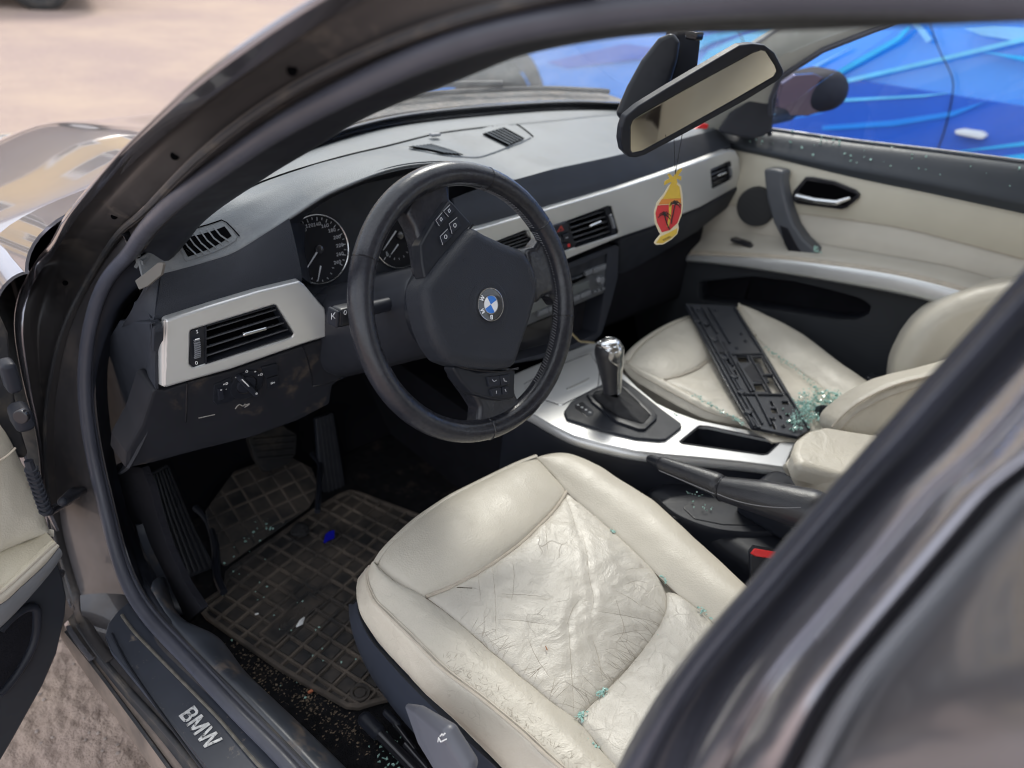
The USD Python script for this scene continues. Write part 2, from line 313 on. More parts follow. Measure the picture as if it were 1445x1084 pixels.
shard = usdkit.material(stage, '/World/Looks/glass_shard', {'o': ('geometry', {}), 'r': ('rgb_ramp', {'ramp': [(0, (.38, .60, .53)), (.35, (.60, .77, .71)), (.7, (.84, .91, .88)), (1, (.97, .98, .97))]}), 'p': ('principled_bsdf', {'roughness': .08, 'transmission_weight': .12, 'ior': 1.5})},
    [('o.random_per_island', 'r.fac'), ('r.color', 'p.base_color')], surface='p.BSDF')

# ================================================================ the setting
def grid_axis(a, b, lo, hi, fine, ratio=1.22):
    core = list(np.arange(lo, hi, fine)); up, s = [hi], fine
    while up[-1] < b: s *= ratio; up.append(up[-1] + s)
    dn, s = [lo], fine
    while dn[-1] > a: s *= ratio; dn.append(dn[-1] - s)
    return np.array(sorted(set(np.round(dn[1:] + core + up, 5))))
gx, gy = grid_axis(-150, 150, -1.4, -.80, .005), grid_axis(-150, 200, -.02, 1.0, .005)
GX, GY = np.meshgrid(gx, gy); GP = np.stack([GX, GY, 0 * GX], -1)
GZ = .011 * (meshkit.fbm(GP * 22, 4, 3) - .5) + .012 * (meshkit.fbm(GP * 60, 3, 5) - .5) + .02 * (meshkit.fbm(GP * 2.2, 3, 9) - .5)
near = np.exp(-np.maximum(np.hypot(GX + 1, GY - .4) - 2, 0) / 4); GZ *= near
GP[..., 2] = GZ
dirt_m = M('pale_dirt', (.345, .266, .236), .95, bump=.9, bscale=70, bdist=.010, var=.12, vscale=30, spec=.15, dirt=((.42, .325, .26), .55, .42, .62))
tag(obj('ground', TM(GP.reshape(-1, 3), tri(grid_faces(len(gy), len(gx)))), dirt_m, smooth=True), kind='structure', label='pale pinkish dirt yard')
peb = []
for i in range(420):
    x, y = RNG.uniform(-1.45, -.86), RNG.uniform(.0, 1.0); r = RNG.uniform(.001, .0042)
    v = trimesh.creation.icosphere(1, r).vertices * np.array([1, RNG.uniform(.6, 1), RNG.uniform(.4, .7)]) * (1 + .2 * RNG.standard_normal((42, 1)))
    peb.append(trimesh.Trimesh(vertices=v + [x, y, r * .3]).convex_hull)
tag(obj('pebbles', cat(*peb), M('pebbles', (.30, .25, .22), .9, var=.4, vscale=90)), label='small loose pebbles on the dirt beside the open door', cat_='pebbles', kind='stuff')

# cream building across the yard (seen mirrored in the bonnet)
wall_m = M('cream_render', (.68, .50, .27), .85, bump=.3, bscale=30, bdist=.01, var=.08, vscale=1.5)
bld = thing('cream_building', 'long cream rendered building with white framed windows across the yard', 'building')
BY = 26.
obj('wall', boxpts((2, BY + 4, 4.1), (46, 8, 8.2), r=.02), wall_m, bld); obj('roof', boxpts((2, BY + 4, 8.35), (47.2, 9.2, .3), r=.03), M('roof_sheet', (.20, .13, .11), .7, var=.15), bld)
obj('plinth', boxpts((2, BY + 3.97, .3), (46.1, 8.1, .6), r=.02), M('grey_plinth', (.30, .29, .28), .9, var=.1), bld)
win_f = M('white_frame', (.75, .75, .74), .5); pane_m = M('grey_pane', (.05, .06, .07), .08, var=.1)
for i in range(12):
    for zz in (1.9, 5.4):
        x = -18.5 + i * 3.7
        f = obj('window', cat(boxpts((x, BY - .02, zz + .95), (1.9, .10, .14), r=.01), boxpts((x, BY - .02, zz - .95), (1.9, .10, .14), r=.01), boxpts((x - .88, BY - .02, zz), (.14, .10, 1.76), r=.01), boxpts((x + .88, BY - .02, zz), (.14, .10, 1.76), r=.01), boxpts((x, BY - .02, zz), (.09, .08, 1.76), r=.01)), win_f, bld)
        obj('pane', boxpts((x, BY - .005, zz), (1.62, .03, 1.76), r=.004), pane_m, f)

# far parked car at the top left corner
fc = thing('parked_car', 'grey brown parked car standing at the far side of the dirt yard', 'car')
fo = at(60, 14, 'z', 0.); yw = math.radians(15.); ax1 = np.array([-math.cos(yw), math.sin(yw), 0]); ax2 = np.array([math.sin(yw), math.cos(yw), 0])
def fcp(a, b, z): return fo + ax1 * (a - .55) + ax2 * b + np.array([0, 0, z])
prof = [(-.05, .32), (-.12, .55), (-.10, .80), (.0, .95), (.25, 1.0), (.75, 1.38), (1.3, 1.47), (2.3, 1.44), (3.0, 1.02), (3.9, .88), (4.15, .70), (4.2, .45), (4.1, .30)]
fcar_m = M('taupe_paint', (.17, .14, .13), .3, .3, coat=1.)
rows = []
for s, inset in ((0, .12), (.12, .0), (1.62, .0), (1.74, .12)): rows.append([fcp(a + (inset if a < 2 else -inset) * .5, s, z - (inset * .4 if z > .9 else 0)) for a, z in prof])
V = np.array(rows); bod = cat(loft(rows, 1, .02)); caps = []
for r_ in (V[0], V[-1]):
    c_ = r_.mean(0); caps.append(TM(np.vstack([r_, c_]), [[i, (i + 1) % len(r_), len(r_)] for i in range(len(r_))]))
obj('body', cat(bod, *caps), fcar_m, fc)
for s in (.0,):
    obj('side_window', TM([fcp(a, s - .012 + .06, z) for a, z in ((.5, 1.0), (.85, 1.32), (1.35, 1.40), (1.35, 1.0))], [[0, 1, 2], [0, 2, 3]]), pane_m, fc)
    obj('side_window', TM([fcp(a, s - .012 + .06, z) for a, z in ((1.42, 1.0), (1.42, 1.40), (2.2, 1.38), (2.75, 1.02))], [[0, 1, 2], [0, 2, 3]]), pane_m, fc)
tyre_m = M('tyre_rubber', (.02, .02, .02), .8, bump=.3, bscale=80, var=.2, dirt=((.12, .1, .08), 12, .5, .8)); rim_m = M('alloy', (.5, .5, .5), .35, .8)
for a, b in ((.55, .02), (3.35, .02), (.55, 1.72), (3.35, 1.72)):
    c_ = fcp(a, b, .31); e1, e2, n_ = frame2(-ax2); th = np.linspace(0, 2 * np.pi, 40, endpoint=False)
    w_ = obj('wheel', tube(np.array([c_ + .24 * (math.cos(t) * e1 + math.sin(t) * e2) for t in th]), .09, 12, closed=True), tyre_m, fc); obj('rim', disc(c_ - ax2 * .05, -ax2, .17, .1), rim_m, w_)
for b in (.3, 1.44): obj('tail_light', boxpts(fcp(-.07, b, .82), (.06, .28, .14), r=.02), red_m, fc)
obj('bumper', boxpts(fcp(-.1, .87, .5), np.array([.12, 1.5, .22]), rot=np.array([ax1, ax2, [0, 0, 1]]), r=.05), fcar_m, fc)

# blue van parked along the far side
van = thing('blue_van', 'bright blue van with cyan light streak graphics parked beyond the passenger window', 'van')
vblue = M('blue_wrap', (.022, .23, .76), .25, var=.10, vscale=1.3, coat=.8, rvar=.06); vdark = M('deep_blue_print', (.018, .095, .50), .28, coat=.6, var=.1, vscale=3)
cyan = M('cyan_print', (.12, .50, .86), .35, coat=.4, var=.2, vscale=6); pale = M('pale_blue_print', (.20, .50, .90), .35, coat=.4, var=.15, vscale=6); aqua = M('aqua_print', (.02, .40, .84), .3, coat=.5, var=.25, vscale=5)
XV = 2.2
sec = [(.05, .24), (.0, .34), (-.015, .55), (.0, .85), (.02, 1.05), (.06, 1.35), (.13, 1.75), (.22, 1.93), (.5, 2.02), (.95, 2.04), (1.4, 2.02), (1.68, 1.93), (1.77, 1.75), (1.84, 1.35), (1.88, 1.05), (1.9, .55), (1.85, .24)]
rows = []
for y, top, inn in ((-1.95, 1.9, .12), (-1.88, 2.02, .03), (-1.6, 2.04, 0), (.0, 2.04, 0), (1.55, 2.04, 0), (1.9, 1.9, .0), (2.5, 1.32, .0), (3.2, 1.12, .02), (3.5, .95, .10), (3.62, .75, .22)):
    rows.append([(XV + .95 + (x - .95) * (1 - inn), y, min(z, .24 + (z - .24) * (top - .24) / 1.8 if z > 1.0 or top < 1.1 else z)) for x, z in sec])
V = np.array(rows); caps = []
for r_ in (V[0], V[-1]):
    c_ = r_.mean(0); caps.append(TM(np.vstack([r_, c_]), [[i, (i + 1) % len(r_), len(r_)] for i in range(len(r_))]))
obj('body', cat(loft(rows, 1, .01), *caps), vblue, van)
for y in (2.63, -1.05):
    obj('wheel_arch', disc((XV - .035, y, .36), (-1, 0, 0), .40, .03, .008, rin=.31), plast, van)
    obj('wheel_well', disc((XV - .022, y, .36), (-1, 0, 0), .36, .02), plast_smooth, van)
    th = np.linspace(0, 2 * np.pi, 48, endpoint=False)
    w_ = obj('wheel', tube(np.array([(XV - .02, y + .23 * math.cos(t), .33 + .23 * math.sin(t)) for t in th]), .085, 12, closed=True), tyre_m, van); obj('rim', disc((XV - .07, y, .33), (-1, 0, 0), .17, .05, .01), rim_m, w_)
def vp(pts, d=.0): return [p for p in pts], 'x', XV - .028 - d
def vplate(name, pts, mat, d=.0, T=.004, r=0.): return obj(name, plate(pts, 'x', XV - .024 - d, T=T + .01, bev=.0006, r=r, step=.05, segs=1), mat, van)
vplate('shadow_graphic', [(1190, 110), (1330, 132), (1445, 150), (1500, 165), (1500, 260), (1082, 190), (1082, 175), (1160, 160)], vdark)
vplate('light_streak', [(1098, 137), (1200, 110), (1330, 80), (1445, 52), (1520, 34), (1520, 44), (1445, 59), (1330, 86), (1200, 116), (1098, 141)], cyan, .004)
vplate('light_streak', [(1098, 143), (1200, 139), (1300, 134), (1345, 131), (1300, 137), (1200, 143), (1098, 148)], cyan, .004)
vplate('light_streak', [(1100, 128), (1180, 100), (1265, 52), (1282, 34), (1284, 40), (1268, 58), (1184, 106), (1102, 132)], aqua, .003)
vplate('light_streak', [(1098, 122), (1150, 92), (1240, 48), (1268, 30), (1150, 96), (1098, 126)], pale, .004)
vplate('light_streak', [(1160, 178), (1260, 170), (1340, 158), (1395, 142), (1345, 164), (1260, 178), (1160, 184)], vblue, .004)
vplate('light_streak', [(1284, 28), (1294, 28), (1315, 56), (1307, 60)], pale, .004)
vplate('light_streak', [(1380, 72), (1445, 80), (1500, 92), (1500, 97), (1445, 86)], aqua, .003)
vplate('light_streak', [(1335, 216), (1445, 200), (1510, 192), (1510, 197), (1445, 206)], aqua, .003)
vplate('light_streak', [(1385, 225), (1445, 217), (1510, 210), (1510, 219), (1445, 226)], aqua, .003)
vplate('light_patch', [(1360, 40), (1400, 36), (1470, 40), (1500, 54), (1430, 57), (1385, 50)], pale, .003)  # glossy highlight on the van side, painted as a pale patch
vplate('aqua_graphic', [(985, 90), (1000, 72), (1030, 58), (1060, 45), (1100, 30), (1140, 18), (1110, 48), (1070, 66), (1030, 80), (990, 98)], cyan, .003)
vplate('aqua_graphic', [(975, 60), (1010, 45), (1070, 30), (1040, 48), (1000, 62), (980, 74)], aqua, .003)
vplate('shadow_graphic', [(770, 88), (880, 62), (960, 72), (900, 84), (800, 96)], vdark)  # dark blue band low on the van side
obj('door_seam', tube(C([(1312, 30), (1325, 70), (1340, 100), (1345, 118), (1341, 150), (1334, 180), (1322, 214), (1300, 260)], 'x', XV - .027), .0022, 6), plast_smooth, van)
obj('door_seam', tube(C([(1040, 40), (1055, 90), (1050, 130), (1035, 170)], 'x', XV - .027), .0022, 6), plast_smooth, van)
obj('door_handle', plate([(1345, 184), (1358, 182), (1385, 186), (1392, 192), (1384, 197), (1362, 193), (1348, 190)], 'x', XV - .06, T=.03, bev=.008, step=.01), M('white_handle', (.62, .66, .72), .4), van)

# ================================================================ the car: shell
car = thing('grey_car', 'dark grey saloon car with beige leather cabin seen through its open driver door', 'car')
def row(y, half, zc, zs, n=41, x1=None):
    t = np.linspace(-1, 1, n); return np.array([(half * a, y - .10 * a * a, zc - (zc - zs) * abs(a) ** 3.2 + .018 * math.exp(-((abs(a) - .62) / .12) ** 2)) for a in t])
bon = [row(.60, .80, .945, .885), row(.80, .82, .925, .865), row(1.05, .83, .885, .82), row(1.30, .83, .84, .77), row(1.50, .80, .79, .715), row(1.62, .76, .735, .66), row(1.68, .72, .66, .58)]
obj('bonnet', loft(bon, 6, .004), paint, car)
bonE = np.array([b[-1] for b in bon]); be_y = np.linspace(bonE[0, 1] - .12, bonE[-1, 1], 24); be = np.c_[np.interp(be_y, bonE[:, 1], bonE[:, 0]), be_y, np.interp(be_y, bonE[:, 1], bonE[:, 2])]
for sx in (-1, 1):
    rows = []
    for dx, dz in ((.001, -.001), (.012, -.001), (.03, -.012), (.048, -.04), (.06, -.10), (.065, -.2), (.06, -.3), (.05, -.42)):
        rows.append([(sx * (h + dx), y, max(z0 + dz, .30 if abs(y - .98) > .36 else .33 + math.sqrt(max(.36 ** 2 - (y - .98) ** 2, 0)))) for h, y, z0 in be])
    obj('front_fender', loft(rows, 3, .004), paint, car)
    th = np.linspace(0, 2 * np.pi, 48, endpoint=False)
    for wy in (.98, -1.78):
        w_ = obj('wheel', tube(np.array([(sx * .76, wy + .225 * math.cos(t), .315 + .225 * math.sin(t)) for t in th]), .09, 12, closed=True), tyre_m, car); obj('rim', disc((sx * .80, wy, .315), (sx, 0, 0), .17, .06, .01), rim_m, w_)
for sx in (-1, 1): obj('wing_top', loft([[(sx * .805, .52, .884), (sx * .806, .44, .888), (sx * .806, .375, .889)], [(sx * .74, .53, .915), (sx * .76, .46, .922), (sx * .775, .40, .926)], [(sx * .60, .56, .938), (sx * .66, .50, .942), (sx * .71, .43, .945)]], 4, .004), paint, car)
obj('front_bumper', boxpts((0, 1.63, .48), (1.5, .28, .42), r=.12), paint, car)
for sx in (-1, 1): obj('headlight', boxpts((sx * .58, 1.60, .68), (.34, .16, .12), r=.05), M('headlight_glass' + ('' if sx < 0 else '_b'), (.5, .52, .55), .08, .6, coat=1.), car)
# roof, rear of the shell
rr = []
for y, z, h in ((-.16, 1.372, .58), (-.5, 1.405, .59), (-.9, 1.415, .58), (-1.3, 1.40, .55), (-1.65, 1.345, .50)):
    rr.append([(a * h, y - .03 * a * a, z - .045 * a ** 4) for a in np.linspace(-1, 1, 17)])
obj('roof', loft(rr, 3, .012), paint, car)
obj('windscreen_header', tube(resamp(np.array([(-.655, -.30, 1.335), (-.5, -.20, 1.358), (-.25, -.15, 1.375), (0, -.135, 1.38), (.25, -.15, 1.375), (.5, -.20, 1.35), (.58, -.25, 1.335)]), 30), .024, 10), paint, car)
obj('headliner', loft(np.array(rr) - [0, 0, .02], 3, .006), beige_trim, car)
for sx in (-1, 1):
    if sx > 0: obj('roof_rail', tube(np.array([(sx * .555, -.15, 1.335), (sx * .575, -.5, 1.36), (sx * .575, -1.0, 1.365), (sx * .545, -1.5, 1.32), (sx * .60, -1.9, 1.10)]), .035, 10), paint, car)
    else: obj('roof_rail', tube(np.array([(sx * .665, -.33, 1.36), (sx * .63, -.5, 1.375), (sx * .605, -.75, 1.376), (sx * .58, -1.0, 1.368), (sx * .545, -1.5, 1.32), (sx * .60, -1.9, 1.10)]), .035, 10), paint, car)
    obj('rear_pillar', loft([[(sx * .55, -1.45, 1.32), (sx * .60, -1.62, 1.12), (sx * .68, -1.72, .93)], [(sx * .50, -1.68, 1.32), (sx * .60, -1.98, 1.10), (sx * .70, -2.1, .95)]], 1, .03), pillar_trim, car)
    obj('rear_quarter', loft([[(sx * .70, -1.0, .95), (sx * .70, -1.8, .95), (sx * .70, -2.4, .93)], [(sx * .87, -1.0, .86), (sx * .87, -1.8, .86), (sx * .86, -2.4, .85)], [(sx * .885, -1.0, .6), (sx * .885, -1.8, .72), (sx * .87, -2.4, .6)]], 1, .01), paint, car)
obj('boot_lid', loft([[(-.7, -2.0, .95), (.7, -2.0, .95)], [(-.7, -2.45, .93), (.7, -2.45, .93)], [(-.66, -2.5, .6), (.66, -2.5, .6)]], 1, .01), paint, car)
obj('parcel_shelf', boxpts((0, -1.85, .92), (1.3, .45, .03)), plast, car)
obj('rear_window', loft([[(-.5, -1.66, 1.33), (.5, -1.66, 1.33)], [(-.58, -2.02, .97), (.58, -2.02, .97)]], 1, .004), glassm, car)
rb = obj('rear_bench', boxpts((0, -1.42, .48), (1.24, .52, .22), r=.07), leather, car)
for sx in (-1, 1):
    b_ = np.array([[1, 0, 0], [0, .92, -.38], [0, .38, .92]]); obj('backrest', boxpts((sx * .31, -1.70, .78), (.61, .14, .62), rot=b_, r=.05), leather, rb)
    obj('head_restraint', boxpts((sx * .33, -1.80, 1.06), (.26, .10, .14), r=.045), leather, rb)
obj('rear_door_trim', boxpts((.70, -1.10, .70), (.05, .9, .46), r=.02), leather, car); obj('rear_sill_trim', boxpts((.72, -1.10, .945), (.09, .9, .04), r=.015), plast, car)
obj('rear_side_window', loft([[(.74, -.66, .98), (.74, -1.62, .98)], [(.58, -.70, 1.33), (.56, -1.45, 1.31)]], 1, .004), glassm, car)
obj('centre_pillar', loft([[(.72, -.56, .5), (.72, -.70, .5)], [(.71, -.56, .95), (.71, -.69, .95)], [(.57, -.62, 1.34), (.57, -.72, 1.34)]], 1, .03), plast, car)
# floor, bulkhead, tunnel
obj('floor_carpet', cat(boxpts((.36, -.3, .262), (.66, 2.3, .02)), boxpts((-.41, -.45, .262), (.62, 1.9, .02))), carpet, car)
obj('bulkhead', boxpts((0, .80, .50), (1.5, .04, .56)), carpet_dark, car)
obj('toe_board', cat(loft([[(-.72, .50, .272), (-.10, .50, .272)], [(-.72, .78, .50), (-.10, .78, .50)]], 1, .01), loft([[(.10, .50, .272), (.72, .50, .272)], [(.10, .78, .50), (.72, .78, .50)]], 1, .01)), carpet_dark, car)
obj('transmission_tunnel', loft([[(-.135, -1.1, .26), (-.135, .78, .26)], [(-.125, -1.1, .46), (-.125, .78, .47)], [(.125, -1.1, .46), (.125, .78, .47)], [(.135, -1.1, .26), (.135, .78, .26)]], 1, .01), carpet_dark, car)
obj('kick_panel', boxpts((.70, .45, .45), (.03, .66, .40)), carpet_dark, car)
obj('underbody', boxpts((0, -.3, .232), (1.50, 3.2, .03)), plast, car)

# ---- door aperture, driver side: the curves run from the sill up the hinge pillar, along the roof
S0 = C([(300, 1165, .36, 'z'), (235, 1076, .36, 'z'), (151, 962, .365, 'z'), (94, 891, .37, 'z'), (76, 815, .46, 'y'), (61, 720, .50, 'y'), (54, 618, .50, 'y'), (36, 560, .50, 'y'), (22, 488, .50, 'y'), (16, 430, .51, 'y'), (34, 392, .53, 'y'), (56, 360, -.745, 'x'), (100, 292, -.757, 'x'), (166, 216, -.768, 'x'), (233, 153, -.770, 'x'), (299, 96, -.765, 'x'), (382, 37, -.745, 'x'), (435, 0, -.732, 'x'), (520, -48, -.71, 'x'), (640, -95, -.685, 'x'), (800, -130, -.66, 'x')], 'x', n=140)
S0b = C([(312, 1160, .372, 'z'), (246, 1073, .372, 'z'), (157, 958, .377, 'z'), (101, 888, .382, 'z'), (84, 815, .45, 'y'), (66, 720, .485, 'y'), (59, 618, .485, 'y'), (45, 560, .485, 'y'), (34, 488, .485, 'y'), (28, 440, .49, 'y'), (44, 402, .505, 'y'), (66, 371, -.738, 'x'), (113, 302, -.747, 'x'), (180, 225, -.757, 'x'), (246, 162, -.758, 'x'), (313, 106, -.752, 'x'), (396, 48, -.732, 'x'), (452, 11, -.72, 'x'), (537, -36, -.70, 'x'), (650, -80, -.675, 'x'), (800, -112, -.65, 'x')], 'x', n=140)
S1 = C([(325, 1150, .385, 'z'), (255, 1059, .385, 'z'), (161, 952, .39, 'z'), (113, 886, .395, 'z'), (100, 830, .40, 'y'), (76, 750, .44, 'y'), (66, 670, .45, 'y'), (63, 603, .45, 'y'), (72, 531, .45, 'y'), (90, 456, .455, 'y'), (119, 402, .46, 'y'), (148, 356, .43, 'y'), (213, 289, -.725, 'x'), (286, 216, -.73, 'x'), (332, 179, -.72, 'x'), (399, 133, -.705, 'x'), (480, 90, -.69, 'x'), (560, 55, -.68, 'x'), (640, 28, -.67, 'x'), (740, 0, -.66, 'x'), (860, -24, -.65, 'x')], 'x', n=140)
T0p = [(470, 1160, .42, 'z'), (403, 1073, .42, 'z'), (336, 1009, .42, 'z'), (269, 935, .42, 'z'), (215, 881, .42, 'z'), (181, 834, .425, 'z'), (162, 780, .29, 'y'), (148, 715, .34, 'y'), (131, 650, .37, 'y'), (120, 582, .385, 'y'), (118, 508, .395, 'y'), (131, 436, .39, 'y'), (158, 380, .35, 'y'), (212, 316, -.722, 'x'), (266, 266, -.718, 'x'), (299, 244, -.71, 'x'), (365, 197, -.70, 'x'), (432, 156, -.69, 'x'), (480, 134, -.68, 'x'), (546, 101, -.675, 'x'), (629, 64, -.665, 'x'), (746, 31, -.65, 'x'), (845, 15, -.64, 'x'), (960, 2, -.63, 'x'), (1150, -8, -.62, 'x'), (1400, -8, -.62, 'x'), (1650, 10, -.62, 'x')]
from scipy.ndimage import gaussian_filter1d
def soft(q, sg): return gaussian_filter1d(q, sg, axis=0, mode='nearest')
S0, S0b, S1 = soft(S0, 2.2), soft(S0b, 2.2), soft(S1, 2.2)
T0 = soft(C(T0p, 'x', n=220), 4.5)
S5p = [(330, 1010, .41, 'z'), (250, 905, .41, 'z'), (212, 840, .42, 'z'), (180, 760, -.765, 'x'), (158, 690, -.765, 'x'), (146, 630, -.76, 'x'), (139, 570, -.75, 'x'), (142, 505, -.735, 'x'), (160, 452, -.71, 'x'), (196, 405, -.68, 'x'), (229, 372, -.67, 'x'), (250, 346, -.665, 'x'), (266, 325, -.66, 'x'), (329, 276, -.65, 'x'), (372, 247, -.645, 'x'), (418, 219, -.64, 'x'), (450, 199, -.635, 'x'), (505, 167, -.63, 'x'), (574, 137, -.625, 'x'), (624, 118, -.62, 'x'), (696, 88, -.615, 'x'), (779, 65, -.61, 'x'), (879, 49, -.605, 'x'), (952, 43, -.60, 'x'), (1080, 40, -.59, 'x'), (1250, 34, -.585, 'x'), (1445, 28, -.58, 'x'), (1650, 34, -.58, 'x')]
S5 = C(S5p, 'x', n=220)
T0s = resamp(T0, 220, 1)
i0, i1 = 20, 140
obj('pillar_paint_edge', loft([S0[i0:] + [.02, .02, -.012], S0[i0:], (S0[i0:] * .4 + S0b[i0:] * .6) + [-.003, -.003, .001], S0b[i0:]], 3, .003), paint, car)
mid1 = S0b * .72 + S1 * .28 + [.012, .012, -.006]; mid2 = S0b * .30 + S1 * .70 + [.012, .012, -.006]
obj('pillar_channel', loft([S0b[i0:], (S0b * .93 + S1 * .07 + [.012, .004, 0])[i0:], mid1[i0:], mid2[i0:], (S0b * .08 + S1 * .92 + [.012, .004, 0])[i0:], S1[i0:]], 4, .004), M('channel_plastic', (.030, .027, .027), .42, bump=.2, bscale=300, bdist=.0005, var=.2, vscale=20, rvar=.08, dirt=((.12, .10, .085), 12, .56, .8)), car)
for hx, hy in ((362, 107), (233, 211), (135, 303), (68, 395)):
    k = np.argmin(np.linalg.norm(mid1 * .5 + mid2 * .5 - at(hx, hy, 'x', -.74), axis=1)); p_ = mid1[k] * .5 + mid2[k] * .5
    obj('clip_hole', disc(p_ + (CAM - p_) / np.linalg.norm(CAM - p_) * .004, CAM - p_, .0038, .006, .0006), vent_back, car)  # black disc laid on the channel for the dark of the hole
S1r = resamp(S1, 140, 1); T0j = resamp(T0[:185], 140, 1)
jm = [S1r, S1r * .94 + T0j * .06 + [.010, .004, 0], S1r * .6 + T0j * .4 + [.012, .004, 0], S1r * .25 + T0j * .75 + [.018, .01, 0], T0j + [.012, .006, -.004]]
obj('door_jamb', loft(jm, 4, .004), paint_in, car)
obj('jamb_lip', tube(S1, .0035, 8), rubber_dirty, car)
obj('door_seal', tube(T0, .0092, 14), rubber, car)
obj('seal_bead', tube(T0 + (T0 - S1[np.linspace(0, 139, 220).astype(int)]) * .0 + np.array([.010, .004, .002]), .0035, 8), rubber, car)
_w = np.linspace(0, 1, 220)[:, None]; inn = S5 + np.array([.018, .045, -.021]) * (1 - _w) + np.array([.04, .034, -.006]) * _w
obj('aperture_trim', loft([T0s + [.006, .003, -.002], T0s * .55 + S5 * .45 + [.004, .002, 0], S5, inn], 4, .004), plast, car)
# sill, outside to inside
K = lambda pts, z: C([(a, b, z, 'z') for a, b in pts], 'z', n=60)
sk0 = K([(60, 850), (89, 903), (144, 985), (208, 1076), (268, 1165)], .285); sk1 = K([(72, 850), (94, 893), (151, 964), (235, 1078), (300, 1168)], .358)
obj('sill_skirt', loft([sk0 + [.03, 0, -.06], sk0, sk0 * .5 + sk1 * .5 + [-.004, 0, 0], sk1, sk1 + [.02, 0, .004]], 4, .004), M('dusty_sill_paint', (.10, .085, .075), .6, .1, var=.3, vscale=25, dirt=((.27, .215, .18), 10, .3, .62)), car)
g0 = K([(94, 889), (151, 961), (235, 1075), (300, 1165)], .368); g1 = K([(112, 884), (161, 951), (256, 1058), (326, 1148)], .386)
obj('sill_gutter', loft([g0, g0 * .7 + g1 * .3 + [0, 0, -.012], g0 * .3 + g1 * .7 + [0, 0, -.012], g1], 4, .004), rubber_dirty, car)
obj('sill_seal', tube(g1 + [0, 0, .002], .0045, 10), rubber_dirty, car)
p0 = K([(113, 840), (122, 885), (160, 940), (258, 1056), (330, 1146)], .388); p1 = K([(182, 840), (212, 880), (266, 936), (402, 1075), (468, 1160)], .405)
obj('sill_panel', loft([p0, p0 * .5 + p1 * .5 + [0, 0, .004], p1], 4, .004), paint_in, car)
pl_pts = [(148, 897), (152, 880), (166, 862), (182, 848), (191, 856), (204, 876), (240, 915), (306, 986), (372, 1052), (440, 1125), (335, 1140), (286, 1076), (208, 982), (156, 918)]
obj('sill_plate', plate(pl_pts, 'z', .409, T=.008, bev=.003, r=.004), M('sill_plate_plastic', (.030, .034, .045), .33, bump=.15, bscale=500, bdist=.0004, var=.2, vscale=18, rvar=.1, dirt=((.20, .16, .12), 55, .60, .76)), car)
spp = stage.GetPrimAtPath('/World/grey_car/sill_plate').GetPath().pathString
obj('plate_ridge', tube(C([(172, 868), (196, 899), (240, 944), (300, 1005), (356, 1070), (410, 1130)], 'z', .411), .0022, 8), M('worn_ridge', (.10, .09, .075), .5, var=.5, vscale=90), spp)
obj('plate_ridge', tube(C([(158, 894), (186, 946), (226, 1004), (274, 1070), (318, 1126)], 'z', .411), .0018, 8), plast_smooth, spp)
obj('lettering', text_px('BMW', .0205, (283, 1027), (313, 1063), 'z', .4098, .0008, bold=True), M('worn_silver_print', (.55, .55, .54), .4, .3, var=.3, vscale=160, dirt=((.06, .06, .065), 130, .52, .62)), spp)
q0 = K([(212, 835), (240, 880), (280, 928), (350, 998), (418, 1070), (490, 1150)], .420); q1 = K([(236, 820), (262, 880), (312, 905), (353, 957), (480, 1078), (560, 1160)], .372); q2 = q1 + [.012, 0, -.10]
obj('sill_inner_trim', loft([q0, q0 * .6 + q1 * .4 + [0, 0, .018], q1 + [0, 0, .004], q2], 5, .004), M('scuffed_sill_trim', (.040, .045, .055), .34, var=.3, vscale=25, rvar=.14, dirt=((.17, .13, .10), 16, .56, .72)), car)
obj('seal_track', tube(C([(200, 842, .418, 'z'), (237, 884, .418, 'z'), (290, 938, .418, 'z'), (358, 1006, .418, 'z'), (430, 1080, .418, 'z'), (500, 1155, .418, 'z')], 'z'), .006, 8), rubber_dirty, car)
obj('kick_panel', plate([(150, 690), (165, 655), (200, 660), (212, 690), (222, 730), (238, 775), (262, 825), (285, 860), (262, 882), (236, 838), (205, 770)], 'x', -.742, T=.01, bev=.002), carpet_dark, car)
obj('sill_trim_front', loft([C([(192, 742), (203, 776), (224, 820), (248, 866)], 'x', -.752), C([(208, 738), (222, 772), (246, 820), (266, 868)], 'x', -.735)], 2, .004), M('scuffed_front_trim', (.014, .016, .021), .42, var=.3, vscale=14, rvar=.1, dirt=((.10, .08, .06), 18, .56, .76)), car)
# ---- pillar behind the driver door, close to the lens
seal_px = [(1640, 150), (1500, 318), (1423, 404), (1312, 528), (1232, 618), (1155, 706), (1054, 824), (960, 935), (870, 1084), (800, 1230), (740, 1400)]
def bp(d, x):      # the pillar leans inwards towards the roof
    return C([(a + d * (1.12 if b < 700 else 1.0), b, x + .16 * min(max((1020 - b) / 640, 0), 1.2), 'x') for a, b in seal_px], 'x', n=70)
tubeB = [bp(0, -.695), bp(8, -.708), bp(24, -.716), bp(40, -.712), bp(48, -.70)]
obj('rear_seal', loft(tubeB, 4, .01), rubber, car)
obj('pillar_recess', loft([bp(46, -.70), bp(60, -.692), bp(88, -.697), bp(97, -.716)], 3, .004), rubber, car)
obj('pillar_flange', loft([bp(96, -.716), bp(110, -.730), bp(135, -.736), bp(150, -.738), bp(156, -.733), bp(163, -.743), bp(190, -.751), bp(225, -.753), bp(236, -.745), bp(246, -.741)], 4, .004), paint, car)
obj('pillar_gap', loft([bp(245, -.741), bp(252, -.733), bp(262, -.755)], 2, .004), rubber, car)
obj('rear_door_seal', loft([bp(260, -.755), bp(268, -.762), bp(284, -.765), bp(292, -.761), bp(297, -.754)], 3, .004), grey_trim, car)
